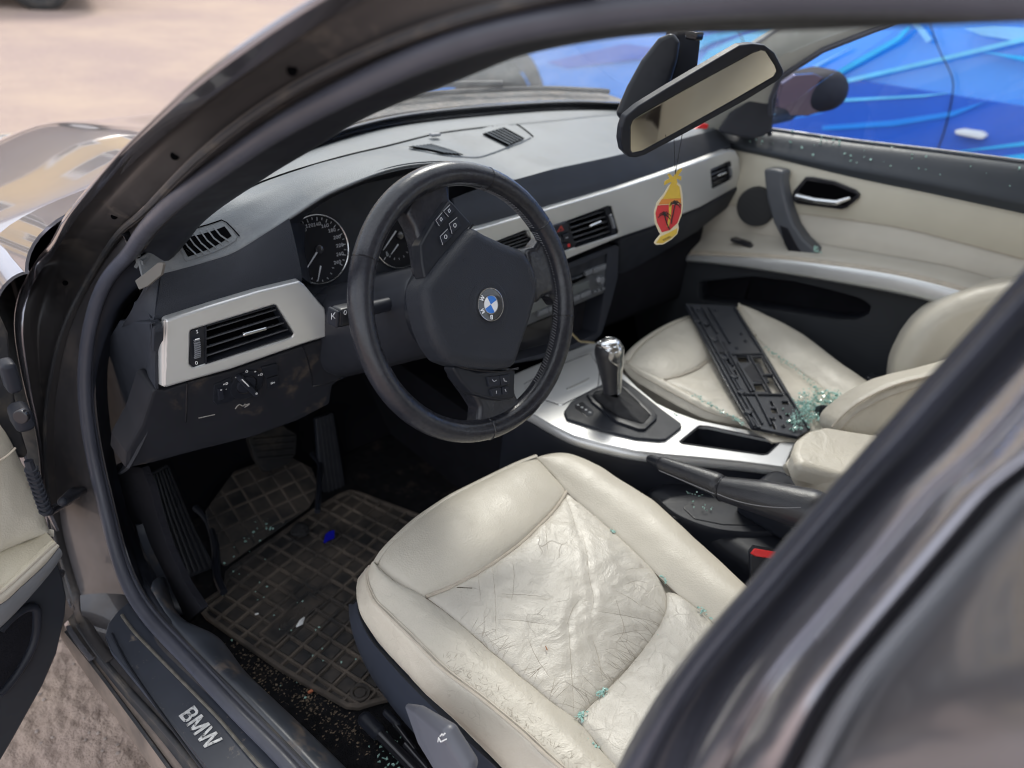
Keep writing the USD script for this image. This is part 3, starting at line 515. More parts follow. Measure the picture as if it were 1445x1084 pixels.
obj('rear_door', loft([bp(295, -.754), bp(302, -.763), bp(340, -.772), bp(450, -.780), bp(600, -.784), bp(900, -.79), bp(1300, -.792)], 3, .004), M('rear_door_paint', (.15, .145, .155), .3, .7, coat=.8), car)

# ================================================================ the car: dashboard
XS = np.linspace(-.70, .665, 110)
def byx(q, xs=XS):
    q = np.asarray(q); o = np.argsort(q[:, 0]); q = q[o]
    q = q[np.r_[True, np.diff(q[:, 0]) > 1e-4]]
    Y = Akima1DInterpolator(q[:, 0], q[:, 1])(np.clip(xs, q[0, 0], q[-1, 0])); Z = Akima1DInterpolator(q[:, 0], q[:, 2])(np.clip(xs, q[0, 0], q[-1, 0]))
    return np.c_[xs, Y, Z]
crease_px = [(227, 387, .262), (262, 378, .262), (293, 369, .262), (333, 355, .26), (366, 335, .258), (408, 308, .255), (449, 281, .252), (500, 257, .25), (549, 239, .248), (607, 230, .248), (650, 232, .25), (690, 243, .255), (725, 254, .26), (785, 238, .262), (881, 217, .268), (955, 198, .285), (1012, 182, .30)]
crease = byx(P3(crease_px, 'y'))
far_q = np.vstack([[(-.70, .27, .925), (-.62, .34, .95), (-.52, .40, .962)], P3([(425, 216), (475, 200), (525, 186), (599, 173), (674, 165), (760, 158), (820, 156), (872, 157)], 'z', .968), [(.60, .40, .955), (.665, .31, .945)]])
far = byx(far_q)
seam_q = np.vstack([[(-.70, .268, .924), (-.66, .285, .938)], P3([(329, 275), (372, 256), (428, 237), (500, 217), (544, 207), (599, 193), (624, 188), (706, 178)], 'z', .969)])
seam = byx(seam_q, np.linspace(-.70, seam_q[-1, 0], 80))
# right of the cover panel the pad is one piece: continue the seam line inside it
sx_end = seam_q[-1]; full_seam = byx(np.vstack([seam_q, [(sx_end[0] + .10, sx_end[1] - .01, .969), (.45, .455, .965), (.60, .385, .955), (.665, .305, .944)]]))
lift = np.array([0, 0, 1.])
sm_f = full_seam + [0, -.0022, 0]; sm_b = full_seam + [0, .0022, 0]
w_ = np.exp(-((XS + .36) / .13) ** 2)[:, None]
midr = [sm_f * (1 - t) + crease * t + lift * ((.0015 + .010 / (1 + np.exp((XS[:, None] + .34) / .035))) * math.sin(math.pi * t) + w_ * .006 * math.sin(math.pi * t)) for t in (.25, .5, .75, .93)]
dash = obj('dashboard', loft([sm_f + [0, .0006, -.006], sm_f, *midr, crease, crease + [0, .004, -.006]], 5, .006), dash_top, car, label='grained top pad of the dashboard, lightened for sky sheen')
obj('rear_pad', loft([sm_b + [0, -.0006, -.006], sm_b, far * .5 + sm_b * .5 + [0, 0, .003], far, far + [0, .02, -.02]], 4, .004), dash_top, dash)
obj('pad_joint', tube(full_seam[:64] + [0, -.001, .0008], .0014, 6), vent_back, dash)
# faces under the crease
def face(cr_px, lo_px, n=50): return C(cr_px, 'y', n=n), C(lo_px, 'y', n=n)
a_, b_ = face([p for p in crease_px if p[0] <= 408], [(217, 450, .238), (237, 445, .238), (304, 426, .238), (366, 407, .238), (426, 392, .238)])
obj('pad_face', loft([a_, a_ * .5 + b_ * .5 + [0, -.003, 0], b_, b_ + [0, .02, -.003]], 4, .006), plast_grain, dash)
a_, b_ = face([(640, 280, .258), (690, 262, .26), (725, 254, .26), (785, 238, .262), (881, 217, .268), (955, 198, .285), (1012, 182, .30)], [(640, 331, .238), (681, 318, .238), (763, 295, .238), (872, 263, .238), (931, 244, .238), (989, 224, .238), (1032, 207, .238)])
obj('pad_face', loft([a_, a_ * .5 + b_ * .5 + [0, -.003, 0], b_, b_ + [0, .02, -.003]], 4, .006), plast_grain, dash)
# instrument hood, cluster
CLN, CLP = np.array([0, -.955, .30]), np.array([-.36, .315, .88])
hood_px = [(404, 310, .256), (449, 281, .254), (500, 257, .252), (549, 239, .25), (607, 230, .25), (650, 232, .252), (690, 243, .257), (730, 270, .262)]
h0 = C(hood_px, 'y', n=50) + [0, 0, -.002]
h1 = np.array([at(a, b, CLN, CLP) for a, b in [(418, 352), (441, 312), (485, 282), (540, 262), (600, 252), (650, 252), (690, 262), (725, 290)]]); h1 = resamp(h1, 50)
obj('instrument_hood', loft([h0, h0 * .6 + h1 * .4 + [0, 0, .006], h1 + [0, .02, 0]], 4, .004), plast, dash)
side0 = np.array([at(406, 309, 'y', .256), at(418, 350, 'y', .25), at(427, 392, 'y', .24)]); side1 = np.array([at(432, 318, CLN, CLP), at(430, 352, CLN, CLP), at(440, 402, CLN, CLP)])
obj('hood_side', loft([side0, side1], 2, .004), plast, dash)
clus = obj('instrument_cluster', plate([(396, 330), (440, 290), (500, 262), (600, 240), (700, 250), (715, 420), (440, 418), (404, 400)], CLN, CLP, T=.02, bev=.001), plast_smooth, car)
def cl(px, py, up=0.): return at(px, py, CLN, CLP) + CLN / np.linalg.norm(CLN) * up
cn = CLN / np.linalg.norm(CLN); cr_, cu_, _ = frame2(cn)
gauge_m = M('gauge_black', (.006, .006, .008), .6, spec=.2)
def dial(cpx, Rpx, nums, ang0, ang1, label, needles, hsize):
    c = cl(*cpx); R = np.linalg.norm(cl(cpx[0], cpx[1] - Rpx) - c)
    d = obj('gauge', disc(c + cn * .002, cn, R * .97, .003), gauge_m, car)
    th = np.radians(np.linspace(-140, 225, 90))
    obj('gauge_ring', tube(np.array([c + cn * .004 + R * (math.cos(t) * cr_ + math.sin(t) * cu_) for t in th]), .0013, 8), chrome, d)
    ticks = []; k = len(nums); N = (k - 1) * 2 + 1
    for i in range(N):
        t = math.radians(ang0 + (ang1 - ang0) * i / (N - 1)); u = math.cos(t) * cr_ + math.sin(t) * cu_; L = .0055 if i % 2 == 0 else .0035
        ticks.append(tube(np.array([c + cn * .0025 + u * (R * .93 - L), c + cn * .0025 + u * R * .93]), .0006, 4))
    obj('tick_marks', cat(*ticks), whited, d)
    for i, s_ in enumerate(nums):
        t = math.radians(ang0 + (ang1 - ang0) * i / (k - 1)); u = math.cos(t) * cr_ + math.sin(t) * cu_
        obj('numeral', text_at(s_, hsize, c + cn * .0024 + u * R * .73, cr_, cu_, .0004), whited, d)
    sub = cl(needles[1][0][0], needles[1][0][1], .0024); rs = R * .42
    st = []
    for i in range(7):
        t = math.radians(200 + 140 * i / 6); u = math.cos(t) * cr_ + math.sin(t) * cu_; st.append(tube(np.array([sub + u * rs, sub + u * (rs + .003)]), .0005, 4))
    obj('tick_marks', cat(*st), whited, d)
    for (q0, q1) in needles:
        a, b = cl(*q0, .006), cl(*q1, .006); obj('needle', tube(np.array([a, a * .5 + b * .5, b]), [.0014, .0010, .0005], 8), whited, d)
    obj('hub_cap', disc(c + cn * .008, cn, R * .13, .006, .002), black_e, d); return d
dial((448, 352), 49, ['0', '20', '40', '60', '80', '100', '120', '140', '160', '180', '200', '220', '240', '260'], 222, -42, 'speed', [((445, 355), (425, 387)), ((450, 375), (446, 396))], .0052)
dial((562, 332), 47, ['0', '1', '2', '3', '4', '5', '6', '7'], 222, -20, 'rev', [((556, 326), (538, 353)), ((559, 345), (549, 359))], .0056)
obj('hood_lower_trim', tube(np.array([cl(447, 418, .004), cl(470, 412, .004), cl(500, 404, .004)]), .0012, 6), chrome, clus)
obj('column_top_cover', loft([[(-.50, .25, .815), (-.24, .25, .82)], [(-.49, .31, .79), (-.24, .31, .79)]], 2, .02), plast_smooth, car)

# silver trim strips and their vents
TP = ('y', .226)
def slats(vent, quad, n, ax=TP, r=.0011, dep=.010, inset=.03):
    a, b, c, d = [at(*p, *ax) for p in quad]   # top left, top right, bottom right, bottom left
    for i in range(n):
        t = (i + .75) / (n + .4); p0 = a * (1 - t) + d * t; p1 = b * (1 - t) + c * t; e = (p1 - p0); L = np.linalg.norm(e); e /= L
        nrm = pnormal(*ax)[0]; up = np.cross(nrm, e); tilt = (-nrm * .9 + up * -.35); tilt /= np.linalg.norm(tilt)
        rot = np.array([e, tilt, np.cross(e, tilt)]); obj('slat', boxpts((p0 + p1) / 2 + tilt * dep * .6 - nrm * .004, (L * (1 - inset * 0), dep, .0022), rot, .001), vent_slat_m, vent)
vent_slat_m = M('vent_slat', (.05, .052, .058), .3, var=.1)
Lhole = [(269, 467), (289, 461), (387, 431), (390, 433), (414, 471), (412, 476), (273, 519), (268, 514)]
obj('silver_trim', plate([(234, 452), (300, 431), (366, 411), (423, 397), (430, 402), (445, 420), (459, 436), (462, 460), (482, 466), (470, 473), (428, 486), (325, 522), (264, 539), (236, 547), (231, 546)], *TP, T=.02, bev=.0035, r=.003, holes=[Lhole], hr=.003, segs=3, step=.006), silver, car, smooth=30)
obj('silver_trim_end', loft([C([(235, 452), (235, 500), (233, 546)], 'y', .2275), C([(226, 454), (226, 500), (226, 543)], 'y', .232), C([(222, 456), (221, 500), (222, 541)], 'y', .245)], 3, .004), silver, car)
def vent(hole_quad, n, tab, ax=TP, wheel=None, marks=True, holep=None):
    v = obj('air_vent', plate(holep or hole_quad, ax[0], ax[1] + .032, T=.006, bev=.0005), vent_back, car)
    a, b, c, d = hole_quad
    q0 = [at(*p, *ax) for p in hole_quad]; q1 = [p + np.array([0, .032, 0]) for p in q0]
    obj('duct', cat(*[loft([[q0[i], q0[(i + 1) % 4]], [q1[i], q1[(i + 1) % 4]]], 1, .0015) for i in range(4)]), plast_smooth, v)
    slats(v, hole_quad, n, ax)
    if tab:
        p0, p1 = at(*tab[0], ax[0], ax[1] - .003), at(*tab[1], ax[0], ax[1] - .003); obj('vane_tab', hull([(p0, .0032), (p1, .0028)]), chrome, v)
    if wheel:
        wq, (w0, w1) = wheel
        pl_ = obj('wheel_panel', plate(wq, ax[0], ax[1] + .002, T=.02, bev=.001), plast_smooth, v)
        a, b = at(*w0, *ax), at(*w1, *ax); m_ = (a + b) / 2; L = np.linalg.norm(a - b); ribs = []
        for i in range(9):
            t = (i - 4) / 4.5; ang = math.asin(t * .95); ribs.append(boxpts(m_ + (a - b) * .5 * t + np.array([0, .001 - .004 * math.cos(ang), 0]), (.0085, .004, L / 16), r=.0008))
        obj('thumb_wheel', cat(hull([(m_ + (a - b) * .25, .003), (m_ - (a - b) * .25, .003)]), *ribs), grey_trim, v)
        obj('wheel_mark', cat(boxpts(a + np.array([0, -.0035, .001]), (.006, .001, .0016), r=.0003)), white, v)
    return v
v = vent([(290, 460), (388, 431), (413, 472), (290, 513)], 4, ((345, 472), (374, 464)), wheel=([(268, 467), (290, 460), (290, 513), (273, 519), (268, 514)], ((277, 478), (278, 505))), holep=Lhole)
obj('wheel_print', cat(text_px('I', .0045, (278, 468), (290, 464), 'y', .2245), text_px('0', .0048, (277, 512), (290, 508), 'y', .2245)), white, v)
# right hand trim
top_r = [(640, 331), (683, 321), (763, 298), (872, 266), (931, 247), (989, 227), (1026, 213)]
Rh = [(775, 322), (801, 312), (858, 291), (863, 292), (873, 327), (871, 331), (812, 349), (785, 358)]
Rv = [(1003, 240), (1028, 228), (1032, 230), (1033, 250), (1031, 253), (1005, 266)]
Lv = [(690, 345), (742, 325), (752, 343), (752, 352), (715, 362), (690, 370)]
obj('silver_trim', plate(top_r + [(1038, 213), (1043, 222), (1045, 250), (1043, 262), (989, 292), (922, 319), (872, 336), (797, 367), (700, 398), (660, 400)], *TP, T=.02, bev=.0035, r=.004, holes=[Rh, Rv, Lv], hr=.002, segs=3, step=.006), silver, car, smooth=30)
v = vent([(801, 311), (861, 291), (872, 329), (812, 349)], 5, ((833, 319), (847, 313)), wheel=([(853, 295), (863, 291), (873, 328), (864, 332)], ((860, 303), (866, 322))), holep=Rh)
vent([(1003, 239), (1030, 227), (1033, 252), (1005, 266)], 4, ((1014, 248), (1024, 244)), wheel=([(1026, 229), (1033, 228), (1033, 252), (1029, 254)], ((1029, 236), (1031, 248))), holep=Rv)
vent([(690, 345), (745, 325), (752, 350), (690, 370)], 5, None, holep=Lv)
bt = obj('switch_panel', plate([(774, 322), (801, 312), (812, 348), (784, 358)], 'y', .224, T=.012, bev=.001), plast_smooth, car)
for q in ([(778, 321), (799, 314), (803, 326), (781, 333)], [(782, 336), (792, 332), (795, 342), (785, 345)], [(794, 332), (803, 329), (806, 338), (796, 341)], [(786, 348), (800, 343), (803, 350), (788, 355)]):
    obj('button', plate(q, 'y', .220, T=.006, bev=.0012), plast, bt)
obj('warning_triangle', plate([(786, 328), (792, 318), (796, 325)], 'y', .2195, T=.0008, bev=.0001, holes=[[(788.5, 326.5), (791.7, 321), (793.8, 324.8)]]), amber, bt)
obj('warning_light', plate([(801, 345), (804, 344), (805, 348), (802, 349)], 'y', .2195, T=.001, bev=.0001), red_m, bt)
obj('button_print', cat(plate([(786, 338), (790, 336), (791, 341), (787, 342)], 'y', .2195, T=.0008, bev=.0001), text_px('DTC', .0022, (800, 335.5), (806, 333.5), 'y', .2195)), whited, bt)

# lower dash panel with light switch
LP = (np.array([0, -.985, -.17]), np.array([-.5, .232, .755]))
lower = obj('lower_dash_panel', plate([(217, 548), (232, 551), (264, 540), (325, 524), (428, 488), (471, 474), (482, 470), (484, 533), (470, 545), (466, 571), (420, 595), (357, 618), (300, 632), (254, 644), (215, 655), (176, 663), (178, 640), (200, 600)], *LP, T=.05, bev=.006, r=.004), plast_dirty, car)
for q in ([(264, 541), (263, 560), (262, 596)], [(427, 489), (436, 515), (441, 545)], [(441, 545), (462, 541), (483, 533)]):
    obj('panel_joint', tube(resamp(np.array([at(*p, *LP) for p in q]), 20) - LP[0] * .0, .0012, 6), plast_gloss, lower)
def lpn(p, d): return at(*p, LP[0], LP[1] + LP[0] * d)
sw = obj('light_switch', plate([(303, 543), (326, 533), (331, 566), (307, 572), (301, 566)], LP[0], LP[1] + LP[0] * .002, T=.004, bev=.001, r=.002), plast_smooth, car)
obj('switch_bezel', disc(lpn((349, 544), .003), LP[0], .0265, .006, .002), plast_smooth, sw); obj('switch_ring', disc(lpn((349, 544), .0045), LP[0], .0165, .003, .0012, rin=.0145), plast_gloss, sw)
obj('rotary_knob', disc(lpn((349, 544), .007), LP[0], .0145, .006, .002), plast, sw)
a, b = lpn((341, 536), .012), lpn((361, 556), .012); obj('knob_grip', hull([(a, .0042), (b, .0042), (a - LP[0] * .006, .005), (b - LP[0] * .006, .005)]), plast, sw)
obj('knob_mark', hull([(lpn((342, 536), .0163), .0008), (lpn((351, 545), .0163), .0008)]), white, sw)
obj('panel_button', plate([(368, 519), (391, 513), (393, 528), (375, 533)], LP[0], LP[1] + LP[0] * .003, T=.005, bev=.001, r=.002), plast_smooth, sw)
obj('panel_button', plate([(377, 535), (393, 530), (393, 545), (378, 549)], LP[0], LP[1] + LP[0] * .0025, T=.005, bev=.001, r=.002), plast_smooth, sw)
obj('dimmer_wheel', plate([(308, 550), (315, 548), (317, 563), (309, 566)], LP[0], LP[1] + LP[0] * .005, T=.005, bev=.0015), plast, sw)
glyph = [text_px('O', .0042, (348, 524), (358, 521), LP[0], LP[1] + LP[0] * .0034), text_px('=', .004, (360, 524), (370, 521), LP[0], LP[1] + LP[0] * .0034)]
for p in ((337, 531), (369, 528), (320, 541)): glyph.append(text_px('D', .0042, p, (p[0] + 10, p[1] - 3), LP[0], LP[1] + LP[0] * .0034)); glyph.append(text_px('=', .0036, (p[0] - 4, p[1] + 1), (p[0] + 6, p[1] - 2), LP[0], LP[1] + LP[0] * .0034))
glyph += [text_px('D+', .004, (385, 540), (395, 537), LP[0], LP[1] + LP[0] * .0034), text_px('o', .004, (362, 555), (372, 552), LP[0], LP[1] + LP[0] * .0165), text_px('o', .003, (312, 550), (320, 548), LP[0], LP[1] + LP[0] * .0056), text_px('-', .003, (319, 549), (327, 546), LP[0], LP[1] + LP[0] * .0034)]
obj('switch_print', cat(*glyph), white, sw)
for q in ([(332, 577), (338, 571), (343, 573), (346, 570)], [(346, 572), (352, 570), (345, 575)], [(280, 590), (290, 588), (303, 585)]):
    obj('scuff', tube(resamp(np.array([lpn(p, .0005) for p in q]), 10), .0007, 5), M('pale_scuff', (.35, .33, .30), .8), lower)
# end cap towards the door
ec = P3([(216, 455), (158, 470), (140, 520), (132, 580), (140, 640), (158, 668), (176, 664), (203, 600), (213, 548)], 'x', -.706)
obj('dash_end_cap', plate([(218, 454), (168, 452), (140, 500), (130, 580), (140, 650), (160, 674), (176, 664), (203, 602), (214, 548)], 'x', -.712, T=.012, bev=.003, r=.01), plast_grain, car)
e0 = C([(221, 456, .236), (219, 500, .236), (219, 546, .236), (207, 600, .245), (178, 660, .25)], 'y'); e1 = C([(214, 455, -.712, 'x'), (208, 500, -.712, 'x'), (206, 548, -.712, 'x'), (194, 600, -.712, 'x'), (160, 668, -.712, 'x')], 'x')
obj('dash_edge', loft([e1, e1 * .5 + e0 * .5 + [-.004, -.006, 0], e0], 4, .004), plast_grain, dash)
pf = C([(227, 386, .262), (222, 410, .25), (218, 450, .238)], 'y'); pg = C([(205, 404, -.70, 'x'), (190, 430, -.712, 'x'), (172, 462, -.712, 'x')], 'x')
obj('dash_shoulder', loft([pg, pf * .5 + pg * .5 + [-.004, -.004, .004], pf], 4, .004), plast_grain, dash)
# cover with two grilles in the middle of the pad
from scipy.interpolate import LinearNDInterpolator
_pg = across([sm_f + [0, .0006, -.006], sm_f, *midr, crease, crease + [0, .004, -.006]], 5)[5:-5].reshape(-1, 3); _pz = LinearNDInterpolator(_pg[:, :2], _pg[:, 2])
def pad_hit(px, py):      # where the pad's surface lies under a picture point
    d = FW + (px - CX) / FP * RT - (py - CY) / FP * UP; t = np.linspace(.7, 1.7, 500); q = CAM + t[:, None] * d; z = _pz(q[:, :2]); ok = ~np.isnan(z) & (q[:, 2] <= z)
    return q[np.argmax(ok)] if ok.any() else None
def pad_plane(pts):
    q = np.array([h for h in (pad_hit(*p) for p in pts) if h is not None]); c = np.linalg.lstsq(np.c_[q[:, :2], np.ones(len(q))], q[:, 2], rcond=None)[0]
    n = np.array([-c[0], -c[1], 1.]); n /= np.linalg.norm(n); return n, np.array([0, 0, c[2]])
DN, DPp = pad_plane([(577, 211), (608, 203), (640, 200), (654, 215), (623, 220), (660, 205), (681, 190), (711, 185), (740, 196), (716, 202), (690, 209)])
def drape(m, n=DN, p=DPp):
    m = TM(*trimesh.remesh.subdivide_to_size(m.vertices, m.faces, .014, max_iter=12))
    v = np.array(m.vertices); pl = (np.dot(p, n) - v[:, 0] * n[0] - v[:, 1] * n[1]) / n[2]; z = _pz(v[:, :2]); v[:, 2] += np.where(np.isnan(z), 0, z - pl); return TM(v, m.faces)
cov = obj('centre_grille_cover', drape(plate([(575, 211), (640, 194), (706, 180), (731, 187), (750, 196), (735, 201), (690, 209), (640, 221), (610, 222)], DN, DPp + DN * .0025, T=.02, bev=.002, r=.006, step=.008)), dash_top, car)
for q, k in (([(577, 211), (608, 203), (654, 215), (623, 220)], 6), ([(681, 190), (711, 185), (740, 196), (716, 202)], 6)):
    obj('grille_void', drape(plate(q, DN, DPp + DN * .0055, T=.0012, bev=.0001, step=.006)), vent_back, cov)  # black sheet laid on the cover for the shade inside the grille
    (ax_, ay_), (bx_, by_), (cx_, cy_), (dx_, dy_) = q
    for i in range(1, k):
        t = i / k; obj('slat', drape(tube(np.array([at(ax_ + (bx_ - ax_) * t, ay_ + (by_ - ay_) * t, DN, DPp + DN * .0058), at(dx_ + (cx_ - dx_) * t, dy_ + (cy_ - dy_) * t, DN, DPp + DN * .0062)]), .0013, 5)), dash_top, cov)
obj('cover_groove', drape(tube(resamp(np.array([at(*p, DN, DPp + DN * .001) for p in ((700, 177), (722, 181), (738, 188), (752, 196))]), 20), .0013, 6)), vent_back, cov)
obj('light_sensor', boxpts(at(614, 190, 'z', .975), (.022, .012, .006), r=.003), grey_trim, cov)

obj('pillar_trim_end', plate([(190, 396), (206, 384), (222, 371), (231, 370), (227, 388), (208, 404), (196, 409)], 'x', -.712, T=.003, bev=.001, r=.002), M('pillar_trim_shade', (.11, .105, .095), .75, bump=.2, bscale=900, bdist=.0004), car)  # darker copy of the pillar trim, shade put into its colour
# side window vent on the top pad
svn, svp = pad_plane([(265, 361), (275, 350), (300, 345), (317, 330), (330, 333), (327, 325), (300, 335)])
sv = [(252, 346), (317, 321), (327, 333), (265, 361)]
v = obj('side_window_vent', drape(plate([(243, 343), (312, 316), (319, 318), (336, 335), (332, 339), (262, 367)], svn, svp + svn * .0022, T=.006, bev=.001, r=.002), svn, svp), dash_top, car)
obj('vent_void', drape(plate(sv, svn, svp + svn * .0034, T=.002, bev=.0001, step=.008), svn, svp), vent_back, v)  # black sheet on the vent for the shade between its slats
obj('vent_groove', drape(tube(np.array([at(*p, svn, svp + svn * .0022) for p in ((238, 344), (275, 328), (313, 313), (320, 316), (338, 334))]), .0009, 6), svn, svp), vent_back, v)
for i in range(6):
    t = (i + 1) / 7; a = (252 + 65 * t - 6, 346 - 25 * t - 2); b = (265 + 62 * t + 5, 361 - 28 * t + 1); m = ((a[0] + b[0]) / 2 - 1.5, (a[1] + b[1]) / 2 + 2)
    obj('slat', drape(tube(np.array([at(*p, svn, svp + svn * .0038) for p in (a, m, b)]), .0011, 6), svn, svp), dash_top, v)
# windscreen, cowl, wipers
hdr = np.array([(-.53, -.20, 1.30), (-.3, -.15, 1.345), (0, -.13, 1.36), (.3, -.15, 1.345), (.53, -.20, 1.30)]); wb = np.array([(-.64, .43, .94), (-.35, .54, .962), (0, .60, .968), (.35, .57, .965), (.64, .42, .945)])
wb_, hd_ = resamp(wb, 40), resamp(hdr, 40)
obj('windscreen', loft([wb_, wb_ * .5 + hd_ * .5 + [0, .02, .025], hd_], 6, .004), dusty_glass, car)
frit0 = resamp(far, 60) + [0, .012, .001]; frit1 = byx(np.vstack([[(-.70, .30, .94), (-.60, .38, .965)], P3([(430, 203), (475, 189), (525, 175), (599, 161), (674, 153), (760, 147), (820, 145), (872, 147)], 'z', .984), [(.60, .43, .975), (.665, .34, .955)]]))
obj('frit_band', loft([byx(far, XS) + [0, .004, -.002], byx(far, XS) + [0, .02, .001], frit1 + [0, .004, 0], frit1 + [0, .03, 0]], 3, .002), plast_gloss, car)
_cm = (XS > -.585) & (XS < .60); c0 = frit1 + [0, .07, -.004]; c1 = frit1 + [0, .16, .002]
obj('cowl', loft([(frit1 + [0, .028, -.01])[_cm], c0[_cm], c1[_cm]], 3, .004), M('dusty_cowl', (.06, .06, .06), .7, bump=.6, bscale=120, bdist=.003, var=.4, vscale=40, dirt=((.24, .21, .18), 26, .42, .66)), car)
for off, aa, bb in ((0, -.58, .05), (1, -.02, .55)):
    q = byx(c0, np.linspace(aa, bb, 24)) + [0, .03, .016]; w_ = obj('wiper', tube(q, .006, 8), plast_dirty, car)
    obj('wiper_arm', tube(np.array([q[0] + [0, .05, -.01], q[6] + [0, .03, .012], q[12] + [0, .006, .012]]), .007, 8), plast_dirty, w_)
obj('wiper_joint', boxpts(at(803, 132, 'y', .66), (.05, .03, .016), r=.005), M('worn_grey', (.25, .24, .23), .7, var=.3, vscale=60), car)
# right windscreen pillar, mirror triangle, window, outside mirror
AN = np.array([-.75, -.45, -.55]); AP = np.array([.655, .30, .97])
obj('pillar_cover', plate([(985, 178), (1010, 186), (1062, 196), (1087, 140), (1100, 108), (1161, 71), (1252, 35), (1300, 5), (1190, 0), (1104, 36), (1077, 56), (1040, 80), (1000, 150)], AN, AP, T=.02, bev=.004), pillar_trim, car)
obj('pillar_edge', tube(np.array([at(*p, AN, AP) for p in ((1030, 82), (1060, 66), (1077, 56), (1104, 36), (1150, 8))]), .0035, 8), rubber, car)
obj('window_seal', tube(np.array([at(*p, AN, AP + AN * .01) for p in ((1086, 190), (1088, 140), (1100, 110), (1161, 71), (1252, 35), (1300, 12))]), .006, 8), rubber, car)
obj('mirror_triangle', plate([(1012, 186), (1030, 160), (1060, 140), (1099, 110), (1096, 140), (1088, 186), (1076, 193), (1060, 196), (1040, 193)], np.array([-.85, -.52, .1]), np.array([.65, .22, .96]), T=.03, bev=.006, r=.004), plast, car)
wg0, wg1 = np.array([(.735, .24, .955), (.735, -.55, 1.03)]), np.array([(.575, -.17, 1.32), (.575, -.60, 1.345)])
obj('side_window', loft([wg0, wg1], 2, .004), glassm, car)
om = obj('outside_mirror', hull([(at(1120, 140, 'x', .99), .045), (at(1168, 128, 'x', 1.02), .05), (at(1120, 138, 'x', .99) + [.02, .05, 0], .05), (at(1165, 132, 'x', 1.02) + [.02, .05, 0], .055)]), M('mirror_shell', (.016, .018, .028), .75, spec=.2), car)
obj('mirror_glass', plate([(1098, 140), (1104, 118), (1122, 106), (1150, 104), (1172, 114), (1178, 135), (1168, 154), (1140, 164), (1112, 163), (1098, 155)], np.array([-.45, -.89, 0]), at(1140, 138, 'x', .955), T=.01, bev=.003, r=.004), usdkit.material(stage, '/World/Looks/tinted_mirror', {'p': ('principled_bsdf', {'metallic': 1., 'roughness': .05, 'base_color': (.10, .10, .16)})}, [], surface='p.BSDF'), om)
obj('mirror_arm', hull([(np.array([.73, .26, .97]), .02), (at(1112, 160, 'x', .95), .02)]), plast, om)

# ================================================================ the car: steering wheel
WC = np.array([-.366, 0, .883]); WT = math.radians(25.3); e1 = np.array([1., 0, 0]); e2 = np.array([0, math.sin(WT), math.cos(WT)]); wn = np.array([0, -math.cos(WT), math.sin(WT)])
def wp(px, py, h=0.): return at(px, py, wn, WC + wn * h)
def wpol(r, a, h=0.): t = math.radians(a); return WC + r * (math.cos(t) * e1 + math.sin(t) * e2) + wn * h
th = np.linspace(0, 2 * np.pi, 120, endpoint=False); RW = .1745
rp, sides = [], 20
for t in th:
    ra = math.cos(t) * e1 + math.sin(t) * e2; c_ = WC + RW * ra; bulge = 1 + .08 * math.exp(-((math.degrees(t) - 107 + 180) % 360 - 180) ** 2 / 900)
    rp.append([c_ + .0155 * bulge * math.cos(s) * ra + .0175 * math.sin(s) * wn for s in np.arange(sides) * 2 * np.pi / sides])
V = np.array(rp); f = grid_faces(120, sides, True); k = np.arange(sides); f2 = np.stack([k + 119 * sides, (k + 1) % sides + 119 * sides, (k + 1) % sides, k], 1)
whl = obj('steering_wheel', TM(V.reshape(-1, 3), tri(np.vstack([f, f2]))), rim_leather, car, smooth=True, label='black leather rim of the steering wheel, turned a quarter to the left')
for a in (148, 66, 28, 340, 262):          # joints across the leather
    t = math.radians(a); ra = math.cos(t) * e1 + math.sin(t) * e2
    obj('rim_joint', tube(np.array([WC + RW * ra + .0156 * math.cos(s) * ra + .0176 * math.sin(s) * wn for s in np.linspace(0, 2 * np.pi, 24, endpoint=False)]), .0009, 5, closed=True), plast_gloss, whl)
st = []
for rng in ((2, 27), (300, 340), (70, 30), (340, 360)):
    for a in np.arange(min(rng), max(rng), 1.5):
        p, q = wpol(RW - .0154, a, .004), wpol(RW - .0154, a + 1.6, -.005); st.append(tube(np.array([p, q]), .0006, 4))
obj('stitching', cat(*st), stitch_m, whl)
# spokes
def wplate(pts, h, T, bev, r=.003, step=.008, segs=3): return plate(pts, wn, WC + wn * h, T=T, bev=bev, r=r, step=step, segs=segs)
obj('spoke', wplate([(584, 262), (620, 243), (636, 256), (637, 281), (652, 300), (668, 318), (600, 402), (592, 346), (584, 320), (573, 300)], .004, .026, .008), rim_leather, whl, smooth=60)
obj('spoke', wplate([(632, 510), (674, 524), (729, 519), (727, 550), (734, 566), (752, 575), (735, 600), (700, 616), (665, 612), (676, 592), (677, 575), (665, 556), (648, 533)], .004, .026, .008), rim_leather, whl, smooth=60)
obj('spoke', wplate([(742, 350), (756, 348), (770, 330), (795, 360), (799, 405), (795, 440), (778, 415), (766, 420), (755, 440)], .002, .026, .008), rim_leather, whl, smooth=60)
hub = obj('hub_cover', wplate([(669, 317), (690, 330), (716, 342), (743, 352), (757, 374), (764, 398), (762, 420), (752, 455), (740, 490), (731, 519), (705, 523), (674, 521), (650, 517), (631, 510), (617, 490), (607, 466), (600, 436), (597, 405), (630, 362)], .030, .04, .016, r=.012, step=.006, segs=5), plast_grain, whl, smooth=60)
obj('cover_joint', tube(np.array([wp(*p, .016) for p in ((668, 317), (630, 362), (598, 405), (601, 440), (608, 468), (618, 492), (632, 511), (652, 519), (676, 523), (706, 525), (731, 520))]), .0015, 6), plast_gloss, whl)
